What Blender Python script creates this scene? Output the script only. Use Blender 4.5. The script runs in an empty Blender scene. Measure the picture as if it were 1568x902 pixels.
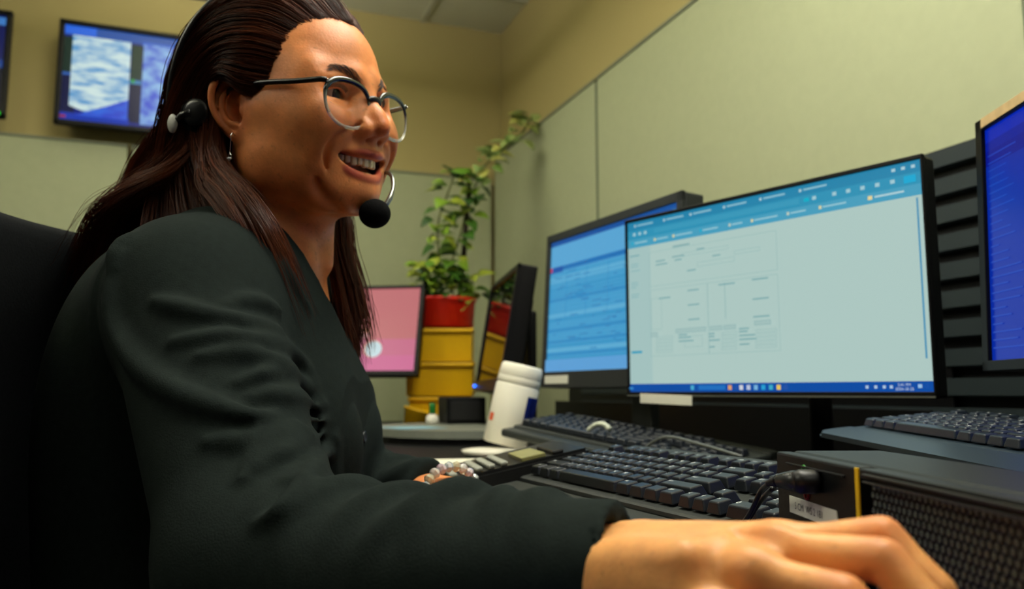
import bpy, bmesh, math, random, os
import numpy as np
from mathutils import Vector, Matrix
SC = bpy.context.scene
COL = SC.collection
PI = math.pi
rnd = random.Random(7)
nrng = np.random.default_rng(11)

# ---------------------------------------------------------------- camera frame (eye 0.86 m above the floor)
YAW, PITCH = math.radians(20.6), math.atan(149 / 1250.0)
EYE = np.array([0, 0, .86])
FH = np.array([math.sin(YAW), math.cos(YAW), 0.0]); RT = np.array([math.cos(YAW), -math.sin(YAW), 0.0]); UP = np.array([0, 0, 1.0])
FW = math.cos(PITCH) * FH + math.sin(PITCH) * UP; CU = -math.sin(PITCH) * FH + math.cos(PITCH) * UP
LV = np.stack([RT, FH, UP])                  # rows: axes of the level frame (right, ahead, up) the person is built in
def lv(p):                                   # level frame -> world
    return np.asarray(p, float) @ LV
def V(*a): return np.array(a, float)
def rotz(a): return np.array([[math.cos(a), -math.sin(a), 0], [math.sin(a), math.cos(a), 0], [0, 0, 1]])
def roty(a): return np.array([[math.cos(a), 0, math.sin(a)], [0, 1, 0], [-math.sin(a), 0, math.cos(a)]])
def rotx(a): return np.array([[1, 0, 0], [0, math.cos(a), -math.sin(a)], [0, math.sin(a), math.cos(a)]])

# ---------------------------------------------------------------- objects
def link(name, me, mat=None, parent=None):
    o = bpy.data.objects.new(name, me); COL.objects.link(o)
    if mat is not None and me is not None and hasattr(me, 'materials'):
        for m in (mat if isinstance(mat, (list, tuple)) else [mat]): me.materials.append(m)
    if parent is not None: o.parent = parent
    return o
def empty(name, loc=(0, 0, 0), rz=0.0, rot=None):
    o = bpy.data.objects.new(name, None); COL.objects.link(o); o.location = loc
    o.rotation_euler = rot if rot is not None else (0, 0, rz); o.empty_display_size = .05
    return o
def tag(o, label=None, cat=None, group=None, kind=None):
    if label: o['label'] = label
    if cat: o['category'] = cat
    if group: o['group'] = group
    if kind: o['kind'] = kind
    return o
def mesh_np(name, v, f, mat=None, parent=None, smooth=True):
    me = bpy.data.meshes.new(name); v = np.asarray(v, np.float32); f = np.asarray(f, np.int32)
    n, k = f.shape
    me.vertices.add(len(v)); me.vertices.foreach_set('co', v.ravel())
    me.loops.add(n * k); me.loops.foreach_set('vertex_index', f.ravel())
    me.polygons.add(n); me.polygons.foreach_set('loop_start', np.arange(0, n * k, k, dtype=np.int32))
    me.polygons.foreach_set('use_smooth', np.full(n, smooth))
    me.update(calc_edges=True); me.validate()
    return link(name, me, mat, parent)

class MB:
    """collects shapes into one mesh"""
    def __init__(s): s.bm = bmesh.new(); s.mi = 0
    def _mark(s, faces, smooth):
        for f in faces: f.material_index = s.mi; f.smooth = smooth
    def box(s, c, d, bev=0.0, rot=None, seg=2, taper=None):
        """box centred c, size d; taper=(sx,sy): scale of the top face"""
        n0 = len(s.bm.faces)
        r = bmesh.ops.create_cube(s.bm, size=1.0); vs = r['verts']
        for v in vs:
            if taper and v.co.z > 0: v.co.x *= taper[0]; v.co.y *= taper[1]
            v.co = Vector((v.co.x * d[0], v.co.y * d[1], v.co.z * d[2]))
        fs = set(f for v in vs for f in v.link_faces)
        if bev > 0:
            es = list(set(e for v in vs for e in v.link_edges))
            b = bmesh.ops.bevel(s.bm, geom=es, offset=bev, segments=seg, affect='EDGES', profile=.5)
            vs = list(set(v for f in b['faces'] for v in f.verts) | set(v for v in vs if v.is_valid))
            fs = set(f for v in vs for f in v.link_faces)
        M = Matrix.Translation(Vector(c)) @ (rot.to_4x4() if rot is not None else Matrix.Identity(4))
        for v in vs: v.co = M @ v.co
        s._mark(fs, False); return s
    def lathe(s, prof, seg=24, M=None, cap=True, smooth=True):
        rings = []
        for r, z in prof:
            if r <= 1e-7: rings.append([s.bm.verts.new((0, 0, z))])
            else: rings.append([s.bm.verts.new((r * math.cos(2 * PI * i / seg), r * math.sin(2 * PI * i / seg), z)) for i in range(seg)])
        fs = []
        for a, b in zip(rings[:-1], rings[1:]):
            for i in range(seg):
                j = (i + 1) % seg
                q = [a[i % len(a)], a[j % len(a)], b[j % len(b)], b[i % len(b)]]
                q2 = []
                for v in q:
                    if v not in q2: q2.append(v)
                if len(q2) >= 3: fs.append(s.bm.faces.new(q2))
        if cap:
            for rg, rev in ((rings[0], True), (rings[-1], False)):
                if len(rg) > 2: fs.append(s.bm.faces.new(rg[::-1] if rev else rg))
        if M is not None:
            for rg in rings:
                for v in rg: v.co = M @ v.co
        s._mark(fs, smooth); return s
    def tube(s, pts, r, seg=8, closed=False, flat=None):
        pts = [Vector(p) for p in pts]; n = len(pts)
        rs = r if isinstance(r, (list, tuple, np.ndarray)) else [r] * n
        up = Vector((0, 0, 1)); rings = []; prev = None
        for i, p in enumerate(pts):
            if closed: t = pts[(i + 1) % n] - pts[i - 1]
            else: t = pts[min(i + 1, n - 1)] - pts[max(i - 1, 0)]
            t.normalize()
            if prev is None:
                a = t.cross(up)
                if a.length < 1e-3: a = t.cross(Vector((1, 0, 0)))
            else: a = prev - t * prev.dot(t)
            a.normalize(); prev = a; b = t.cross(a)
            fa = flat or 1.0
            rings.append([s.bm.verts.new(p + (a * math.cos(2 * PI * k / seg) + b * math.sin(2 * PI * k / seg) * fa) * rs[i]) for k in range(seg)])
        fs = []
        for i in range(n if closed else n - 1):
            A, B = rings[i], rings[(i + 1) % n]
            for k in range(seg):
                l = (k + 1) % seg
                fs.append(s.bm.faces.new([A[k], A[l], B[l], B[k]]))
        if not closed:
            fs.append(s.bm.faces.new(rings[0][::-1])); fs.append(s.bm.faces.new(rings[-1]))
        s._mark(fs, True); return s
    def ball(s, c, r, u=16, v=10, sc=(1, 1, 1), rot=None):
        prof = [(r * math.sin(PI * i / v), -r * math.cos(PI * i / v)) for i in range(v + 1)]
        prof[0] = (0, -r); prof[-1] = (0, r)
        M = Matrix.Translation(Vector(c)) @ (rot.to_4x4() if rot is not None else Matrix.Identity(4)) @ Matrix.Diagonal((*sc, 1))
        return s.lathe(prof, u, M, cap=False)
    def prism(s, poly, z0, z1, M=None, smooth=False):
        a = [s.bm.verts.new((x, y, z0)) for x, y in poly]; b = [s.bm.verts.new((x, y, z1)) for x, y in poly]
        fs = [s.bm.faces.new(a[::-1]), s.bm.faces.new(b)]; n = len(poly)
        for i in range(n): fs.append(s.bm.faces.new([a[i], a[(i + 1) % n], b[(i + 1) % n], b[i]]))
        if M is not None:
            for v in a + b: v.co = M @ v.co
        s._mark(fs, smooth); return s
    def quad(s, pts):
        f = s.bm.faces.new([s.bm.verts.new(p) for p in pts]); s._mark([f], False); return s
    def build(s, name, mat, parent=None, M=None):
        me = bpy.data.meshes.new(name)
        bmesh.ops.recalc_face_normals(s.bm, faces=s.bm.faces)
        if M is not None: s.bm.transform(M)
        s.bm.to_mesh(me); s.bm.free()
        return link(name, me, mat, parent)

def M3(a): return Matrix([list(map(float, r)) for r in a])
def smooth_path(pts, n):
    """Catmull-Rom through pts, n samples"""
    P = np.asarray(pts, float); P = np.vstack([2 * P[0] - P[1], P, 2 * P[-1] - P[-2]])
    m = len(P) - 3; out = []
    for u in np.linspace(0, m - 1e-6, n):
        i = int(u); t = u - i; a, b, c, d = P[i:i + 4]
        out.append(.5 * ((2 * b) + (c - a) * t + (2 * a - 5 * b + 4 * c - d) * t * t + (3 * b - a - 3 * c + d) * t ** 3))
    return np.array(out)

# ---------------------------------------------------------------- materials
def lin(c):
    return tuple((x / 12.92 if x <= .04045 else ((x + .055) / 1.055) ** 2.4) for x in [k / 255.0 for k in c])
def mat(name, col=(.5, .5, .5), rough=.6, metal=0.0, spec=.5, bump=None, noise=None, emit=None, es=1.0, trans=0.0, ior=1.45, alpha=1.0, coat=0.0, sheen=0.0, sss=0.0):
    """col linear rgb.  bump=(scale,strength)  noise=(scale,amount): mottled colour"""
    m = bpy.data.materials.new(name); m.use_nodes = True; nt = m.node_tree; b = nt.nodes['Principled BSDF']
    I = b.inputs
    I['Base Color'].default_value = (*col, 1); I['Roughness'].default_value = rough; I['Metallic'].default_value = metal
    I['Specular IOR Level'].default_value = spec; I['Transmission Weight'].default_value = trans; I['IOR'].default_value = ior
    I['Coat Weight'].default_value = coat; I['Sheen Weight'].default_value = sheen; I['Alpha'].default_value = alpha
    if sss: I['Subsurface Weight'].default_value = sss; I['Subsurface Radius'].default_value = (.012, .005, .003); I['Subsurface Scale'].default_value = 1.0
    if emit: I['Emission Color'].default_value = (*emit, 1); I['Emission Strength'].default_value = es
    N = nt.nodes.new; L = nt.links.new
    if noise or bump: tc = N('ShaderNodeTexCoord')
    if noise:
        t = N('ShaderNodeTexNoise'); t.inputs['Scale'].default_value = noise[0]; t.inputs['Detail'].default_value = 5
        L(tc.outputs['Object'], t.inputs['Vector'])
        mx = N('ShaderNodeMix'); mx.data_type = 'RGBA'
        mx.inputs['A'].default_value = (*[c * (1 - noise[1]) for c in col], 1); mx.inputs['B'].default_value = (*[min(1, c * (1 + noise[1])) for c in col], 1)
        L(t.outputs['Fac'], mx.inputs['Factor']); L(mx.outputs['Result'], I['Base Color'])
    if bump:
        t = N('ShaderNodeTexNoise'); t.inputs['Scale'].default_value = bump[0]; t.inputs['Detail'].default_value = 4
        L(tc.outputs['Object'], t.inputs['Vector'])
        bp = N('ShaderNodeBump'); bp.inputs['Strength'].default_value = bump[1]; bp.inputs['Distance'].default_value = .001
        L(t.outputs['Fac'], bp.inputs['Height']); L(bp.outputs['Normal'], I['Normal'])
    return m

# ---------------------------------------------------------------- distance fields -> one continuous mesh
def axis(lo, hi, fine, hf, hc):
    x = lo; out = [x]
    while x < hi:
        h = hf if any(a - hc <= x <= b for a, b in fine) else hc
        x += h; out.append(x)
    return np.array(out, np.float32)
class Field:
    def __init__(s, ax, ay, az, h):
        s.ax = (ax, ay, az); s.h = h
        s.F = np.full((len(ax), len(ay), len(az)), .2, np.float32)
    def _sub(s, lo, hi, pad):
        sl = []
        for a, l, h in zip(s.ax, lo, hi):
            i = np.searchsorted(a, l - pad); j = np.searchsorted(a, h + pad)
            if j <= i: return None
            sl.append(slice(i, j))
        return tuple(sl)
    def apply(s, lo, hi, fn, k=0.0, mode='u'):
        sl = s._sub(lo, hi, 1.6 * k + 3 * s.h)
        if sl is None: return
        X = s.ax[0][sl[0]][:, None, None]; Y = s.ax[1][sl[1]][None, :, None]; Zc = s.ax[2][sl[2]][None, None, :]
        d = fn(X, Y, Zc).astype(np.float32); G = s.F[sl]
        if mode == 'u':
            if k > 0: h = np.maximum(k - np.abs(G - d), 0) / k; s.F[sl] = np.minimum(G, d) - h * h * (k * .25)
            else: s.F[sl] = np.minimum(G, d)
        elif mode == 's':
            if k > 0: h = np.maximum(k - np.abs(G + d), 0) / k; s.F[sl] = np.maximum(G, -d) + h * h * (k * .25)
            else: s.F[sl] = np.maximum(G, -d)
        elif mode == 'i': s.F[sl] = np.maximum(G, d)
    def cone(s, a, ra, b, rb, k=0.0, mode='u'):
        a = np.asarray(a, np.float32); b = np.asarray(b, np.float32); ba = b - a; L2 = float(ba @ ba) + 1e-12; R = max(ra, rb)
        def fn(X, Y, Zc):
            x, y, z = X - a[0], Y - a[1], Zc - a[2]
            t = np.clip((x * ba[0] + y * ba[1] + z * ba[2]) / L2, 0, 1)
            return np.sqrt((x - t * ba[0]) ** 2 + (y - t * ba[1]) ** 2 + (z - t * ba[2]) ** 2) - (ra + (rb - ra) * t)
        s.apply(np.minimum(a, b) - R, np.maximum(a, b) + R, fn, k, mode)
    def chain(s, pts, rs, k=0.0, mode='u', n=None):
        pts = np.asarray(pts, float)
        if not hasattr(rs, '__len__'): rs = [rs] * len(pts)
        if n:
            q = smooth_path(np.c_[pts, np.asarray(rs)], n); pts, rs = q[:, :3], q[:, 3]
        lo = pts.min(0) - max(rs); hi = pts.max(0) + max(rs)
        P = pts.astype(np.float32)
        def fn(X, Y, Zc):
            D = None
            for i in range(len(P) - 1):
                a, b = P[i], P[i + 1]; ba = b - a; L2 = float(ba @ ba) + 1e-12
                x, y, z = X - a[0], Y - a[1], Zc - a[2]
                t = np.clip((x * ba[0] + y * ba[1] + z * ba[2]) / L2, 0, 1)
                d = np.sqrt((x - t * ba[0]) ** 2 + (y - t * ba[1]) ** 2 + (z - t * ba[2]) ** 2) - (rs[i] + (rs[i + 1] - rs[i]) * t)
                D = d if D is None else np.minimum(D, d)
            return D
        s.apply(lo, hi, fn, k, mode)
    def ell(s, c, r, A=None, k=0.0, mode='u'):
        """ellipsoid, axes = columns of A"""
        c = np.asarray(c, np.float32); r = np.asarray(r, np.float32); A = np.eye(3) if A is None else A
        e = np.sqrt(((A * r[None, :]) ** 2).sum(1))
        def fn(X, Y, Zc):
            x, y, z = X - c[0], Y - c[1], Zc - c[2]
            u = x * A[0, 0] + y * A[1, 0] + z * A[2, 0]; v = x * A[0, 1] + y * A[1, 1] + z * A[2, 1]; w = x * A[0, 2] + y * A[1, 2] + z * A[2, 2]
            k0 = np.sqrt((u / r[0]) ** 2 + (v / r[1]) ** 2 + (w / r[2]) ** 2); k1 = np.sqrt((u / r[0] ** 2) ** 2 + (v / r[1] ** 2) ** 2 + (w / r[2] ** 2) ** 2)
            return k0 * (k0 - 1) / np.maximum(k1, 1e-9)
        s.apply(c - e, c + e, fn, k, mode)
    def box(s, c, b, A=None, rd=0.0, k=0.0, mode='u'):
        c = np.asarray(c, np.float32); b = np.asarray(b, np.float32); A = np.eye(3) if A is None else A
        e = np.abs(A) @ b + rd
        def fn(X, Y, Zc):
            x, y, z = X - c[0], Y - c[1], Zc - c[2]
            q = [np.abs(x * A[0, i] + y * A[1, i] + z * A[2, i]) - b[i] for i in range(3)]
            o = np.sqrt(sum(np.maximum(t, 0) ** 2 for t in q)); return o + np.minimum(np.maximum(np.maximum(q[0], q[1]), q[2]), 0) - rd
        s.apply(c - e, c + e, fn, k, mode)
    def sample(s, p):
        """trilinear value at points p (n,3)"""
        p = np.atleast_2d(p); idx = []; fr = []
        for i in range(3):
            a = s.ax[i]; j = np.clip(np.searchsorted(a, p[:, i]) - 1, 0, len(a) - 2); idx.append(j); fr.append((p[:, i] - a[j]) / (a[j + 1] - a[j]))
        out = 0
        for dx in (0, 1):
            for dy in (0, 1):
                for dz in (0, 1):
                    w = (fr[0] if dx else 1 - fr[0]) * (fr[1] if dy else 1 - fr[1]) * (fr[2] if dz else 1 - fr[2])
                    out = out + w * s.F[idx[0] + dx, idx[1] + dy, idx[2] + dz]
        return out
    def mesh(s):
        F = s.F; S = F < 0; nx, ny, nz = F.shape
        c = np.zeros((nx - 1, ny - 1, nz - 1), np.uint8)
        for dx in (0, 1):
            for dy in (0, 1):
                for dz in (0, 1): c += S[dx:nx - 1 + dx, dy:ny - 1 + dy, dz:nz - 1 + dz]
        act = np.flatnonzero(((c > 0) & (c < 8)).ravel())
        i, j, k = np.unravel_index(act, c.shape); del c
        pos = np.zeros((len(act), 3)); cnt = np.zeros(len(act))
        corners = [(a, b, d) for a in (0, 1) for b in (0, 1) for d in (0, 1)]
        val = {q: F[i + q[0], j + q[1], k + q[2]] for q in corners}
        co = {q: np.stack([s.ax[0][i + q[0]], s.ax[1][j + q[1]], s.ax[2][k + q[2]]], 1) for q in corners}
        for q in corners:
            for ax in range(3):
                if q[ax] == 0:
                    w = list(q); w[ax] = 1; w = tuple(w); a, b = val[q], val[w]
                    m = (a < 0) != (b < 0); t = np.where(m, a / np.where(m, a - b, 1), 0)[:, None]
                    pos += np.where(m[:, None], co[q] * (1 - t) + co[w] * t, 0); cnt += m
        pos /= cnt[:, None]
        quads = []
        sh = (nx - 1, ny - 1, nz - 1)
        for ax in range(3):
            a = [slice(1, -1)] * 3; b = [slice(1, -1)] * 3; a[ax] = slice(0, -1); b[ax] = slice(1, None)
            lo = S[tuple(a)]; hi = S[tuple(b)]
            ch = np.flatnonzero((lo != hi).ravel()); e = list(np.unravel_index(ch, lo.shape)); inside = lo.ravel()[ch]
            for q in range(3):
                if q != ax: e[q] = e[q] + 1
            o1, o2 = [(1, 2), (2, 0), (0, 1)][ax]
            vs = []
            for d1, d2 in ((-1, -1), (0, -1), (0, 0), (-1, 0)):
                t = [x.copy() for x in e]; t[o1] += d1; t[o2] += d2
                vs.append(np.ravel_multi_index(t, sh, mode='clip'))
            qd = np.stack(vs, 1); qd[~inside] = qd[~inside][:, ::-1]; quads.append(qd)
        quads = np.vstack(quads)
        fi = np.searchsorted(act, quads); fi = np.clip(fi, 0, len(act) - 1)
        ok = (act[fi] == quads).all(1)
        return pos, fi[ok]
# ================================================================= ROOM  (right wall x = 1.17, far wall y = 3.34, ceiling 2.5)
XW, YW, CZ = 1.168, 3.336, 2.5
def struct(o): o['kind'] = 'structure'; return o
M_FABRIC = mat('panel_fabric', lin((172, 177, 144)), .95, spec=.1)
def fabric_nodes(m):
    nt = m.node_tree; N = nt.nodes.new; L = nt.links.new; b = nt.nodes['Principled BSDF']
    tc = N('ShaderNodeTexCoord'); hs = []
    for d, sc in (('Z', 900), ('Y', 900)):
        w = N('ShaderNodeTexWave'); w.bands_direction = d; w.inputs['Scale'].default_value = sc / 6.283; w.inputs['Distortion'].default_value = 1.5; w.inputs['Detail'].default_value = 2
        L(tc.outputs['Object'], w.inputs['Vector']); hs.append(w)
    mu = N('ShaderNodeMath'); mu.operation = 'ADD'; L(hs[0].outputs['Fac'], mu.inputs[0]); L(hs[1].outputs['Fac'], mu.inputs[1])
    bp = N('ShaderNodeBump'); bp.inputs['Strength'].default_value = .35; bp.inputs['Distance'].default_value = .0008; L(mu.outputs[0], bp.inputs['Height']); L(bp.outputs['Normal'], b.inputs['Normal'])
    n = N('ShaderNodeTexNoise'); n.inputs['Scale'].default_value = 40; L(tc.outputs['Object'], n.inputs['Vector'])
    mx = N('ShaderNodeMix'); mx.data_type = 'RGBA'; c = lin((172, 177, 144)); mx.inputs['A'].default_value = (*[k * .95 for k in c], 1); mx.inputs['B'].default_value = (*[k * 1.05 for k in c], 1)
    L(n.outputs['Fac'], mx.inputs['Factor']); L(mx.outputs['Result'], b.inputs['Base Color'])
fabric_nodes(M_FABRIC)
M_PAINT = mat('ochre_wall_paint', lin((180, 165, 112)), .8, spec=.25, bump=(260, .12))
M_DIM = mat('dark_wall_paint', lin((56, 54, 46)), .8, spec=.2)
M_CEIL = mat('ceiling_tile', lin((226, 226, 206)), .95, spec=.1, bump=(180, .5), noise=(90, .06))
M_TRIM = mat('grey_trim', lin((120, 126, 104)), .5)
M_DARKTRIM = mat('dark_trim', lin((104, 112, 92)), .7, spec=.2)
M_FLOOR = mat('carpet', lin((48, 46, 42)), .95, spec=.1, bump=(300, .6), noise=(120, .3))
X0, Y0 = -3.4, -2.6
struct(MB().box(((X0 + XW) / 2, (Y0 + YW) / 2, -.03), (XW - X0 + .3, YW - Y0 + .3, .06)).build('floor', M_FLOOR))
def ceiling():
    b = MB(); b.box(((X0 + XW) / 2, (Y0 + YW) / 2, CZ + .03), (XW - X0 + .3, YW - Y0 + .3, .06)); o = struct(b.build('ceiling', M_CEIL))
    g = MB()
    x = .849 + .61 * -7
    while x < XW: g.box((x, (Y0 + YW) / 2, CZ - .002), (.022, YW - Y0 + .2, .008)); x += .61
    y = YW + .02 - .30
    while y > Y0: g.box(((X0 + XW) / 2, y, CZ - .0025), (XW - X0 + .2, .022, .008)); y -= 1.22
    g.build('ceiling_grid', mat('grid_metal', lin((196, 196, 176)), .5), o)
ceiling()
struct(MB().box((XW + .11, (Y0 + YW) / 2, CZ / 2), (.12, YW - Y0 + .4, CZ)).build('wall_right', M_PAINT))
struct(MB().box(((X0 + XW) / 2, YW + .11, CZ / 2), (XW - X0 + .4, .12, CZ)).build('wall_back', M_PAINT))
struct(MB().box((X0 - .06, (Y0 + YW) / 2, CZ / 2), (.12, YW - Y0 + .4, CZ)).build('wall_left', M_DIM))
struct(MB().box(((X0 + XW) / 2, Y0 - .06, CZ / 2), (XW - X0 + .4, .12, CZ)).build('wall_front', M_DIM))
# fabric panels in front of the walls
n = 0
def panel(nm, c, d, cap):
    o = struct(MB().box(c, d, .006).build(nm, M_FABRIC))
    MB().box((c[0], c[1], c[2] + d[2] / 2 + .004), cap, .002).build('panel_cap', M_TRIM, o); return o
seams = [YW + .0, 2.325, .845, -.6]
for i, (a, b) in enumerate(zip(seams[:-1], seams[1:])):
    panel('wall_right_panel', (XW + .022, (a + b) / 2, .94), (.044, a - b - .014, 1.88), (.05, a - b - .012, .010))
    struct(MB().box((XW + .024, b, .938), (.046, .016, 1.872)).build('trim_1', M_DARKTRIM))
for a, b in ((XW - .002, -.30), (-.30, -1.75), (-1.75, X0)):
    panel('wall_back_panel', ((a + b) / 2, YW + .022, .893), (a - b - .014, .044, 1.786), (a - b - .012, .05, .010))
# slotted rail panel on the right wall behind the screens
rail = empty('slatwall_panel', (XW - .012, 1.05, .74)); tag(rail, 'black slotted tool rail panel on the wall behind the big monitor', 'rail panel')
M_RAIL = mat('rail_plastic', lin((40, 49, 51)), .5, spec=.4)
MB().box((.005, 0, .265), (.010, 2.70, .53), .002).build('back_board', mat('rail_black', (.004, .004, .005), .5), rail)
z = .522
for k in range(10):
    b = MB(); prof = [(0, 0), (-.016, 0), (-.016, -.0275), (-.013, -.0300), (0, -.0300)]
    M_ = Matrix.Translation((0, 1.35, z)) @ Matrix(((1, 0, 0, 0), (0, 0, -1, 0), (0, 1, 0, 0), (0, 0, 0, 1)))
    b.prism(prof, 0, 2.70, M_); b.build('slat', M_RAIL, rail); z -= .0475
# desk
M_DESK = mat('dark_laminate', (.009, .009, .009), .6, spec=.15, noise=(400, .06))
M_EDGE = mat('black_edge', (.008, .008, .008), .5)
desk = empty('desk', (.66, 1.3, 0)); tag(desk, 'long dark laminate desk running along the right fabric wall', 'desk')
MB().box((.015, .22, .725), (.985, 3.60, .03), .003).build('desktop', M_DESK, desk)
MB().box((-.482, .22, .725), (.012, 3.60, .032), .004).build('edge_band', M_EDGE, desk)
for y in (-1.50, .30, 1.95):
    MB().box((.05, y, .36), (.86, .028, .70), .003).build('end_panel', mat('desk_panel', lin((70, 68, 62)), .6), desk)
MB().box((.42, .22, .45), (.02, 3.3, .5), .002).build('modesty_panel', bpy.data.materials['desk_panel'], desk)
ret = empty('corner_desk', (-.30, 2.93, 0)); tag(ret, 'dark return desk along the far wall below the wall screens', 'desk')
MB().box((0, 0, .725), (.93, .74, .03), .003).build('desktop', M_DESK, ret)
MB().box((0, -.372, .725), (.93, .010, .032), .003).build('edge_band', M_EDGE, ret)
for x in (-.44, .44): MB().box((x, .02, .36), (.028, .66, .70), .003).build('end_panel', bpy.data.materials['desk_panel'], ret)
# ceiling light fittings (troffers, recessed, or lowered where an uplight is added)
M_LAMP = mat('lamp_diffuser', (.9, .9, .85), .6, emit=(1.0, .97, .84), es=3.0)
def troffer(x, y, e, up):
    drop = .30 if up else 0.0; o = empty('ceiling_light', (x, y, CZ - drop)); tag(o, None, 'ceiling light')
    b = MB()
    for sx, sy, w, h in ((0, .59, .60, .03), (0, -.59, .60, .03), (.285, 0, .03, 1.21), (-.285, 0, .03, 1.21)): b.box((sx, sy, -.006), (w, h, .016), .002)
    b.build('frame', M_TRIM, o); MB().box((0, 0, -.004), (.54, 1.15, .006), .001).build('diffuser', M_LAMP, o)
    l = bpy.data.lights.new('tube', 'AREA'); l.shape = 'RECTANGLE'; l.size = .54; l.size_y = 1.15; l.energy = e; l.color = (1, .96, .83)
    q = bpy.data.objects.new('tube', l); COL.objects.link(q); q.parent = o; q.location = (0, 0, -.012)
    if up:                                                   # made-up rods, glowing top and uplight, added to brighten the tiles
        MB().box((0, 0, .030), (.56, 1.17, .006), .001).build('added_top_diffuser', M_LAMP, o)
        for sy in (-.45, .45): MB().tube([(0, sy, .03), (0, sy, drop)], .004, 8).build('added_rod', M_TRIM, o)
        l2 = bpy.data.lights.new('tube', 'AREA'); l2.shape = 'RECTANGLE'; l2.size = .54; l2.size_y = 1.15; l2.energy = up; l2.color = (1, .96, .83)
        q2 = bpy.data.objects.new('tube', l2); COL.objects.link(q2); q2.parent = o; q2.location = (0, 0, .040); q2.rotation_euler = (PI, 0, 0)
    return o
# ================================================================= PERSON : one continuous body
HQ = float(os.environ.get('HQ', '1'))
HO = V(-.2244, .830, 1.1377)                                   # mid-ear point, level frame
HR = rotz(math.radians(-28.3)) @ roty(math.radians(2.5)) @ rotx(math.radians(5.7))
def hd(p): return HO + np.asarray(p, float) @ HR.T           # head frame (forward, left, up) -> level frame
def hdw(p): return lv(hd(p))
def mir(p, s): p = np.array(p, float); p[..., 1] *= s; return p

# joints, level frame (right, ahead, up)
SH_R, EL_R, WR_R = V(-.280, .702, .940), V(-.165, .560, .746), V(.048, .402, .7790)
SH_L, EL_L, WR_L = V(-.262, .975, .950), V(-.228, 1.03, .738), V(-.066, .832, .757)
NECK = V(-.262, .855, 1.03)

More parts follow.
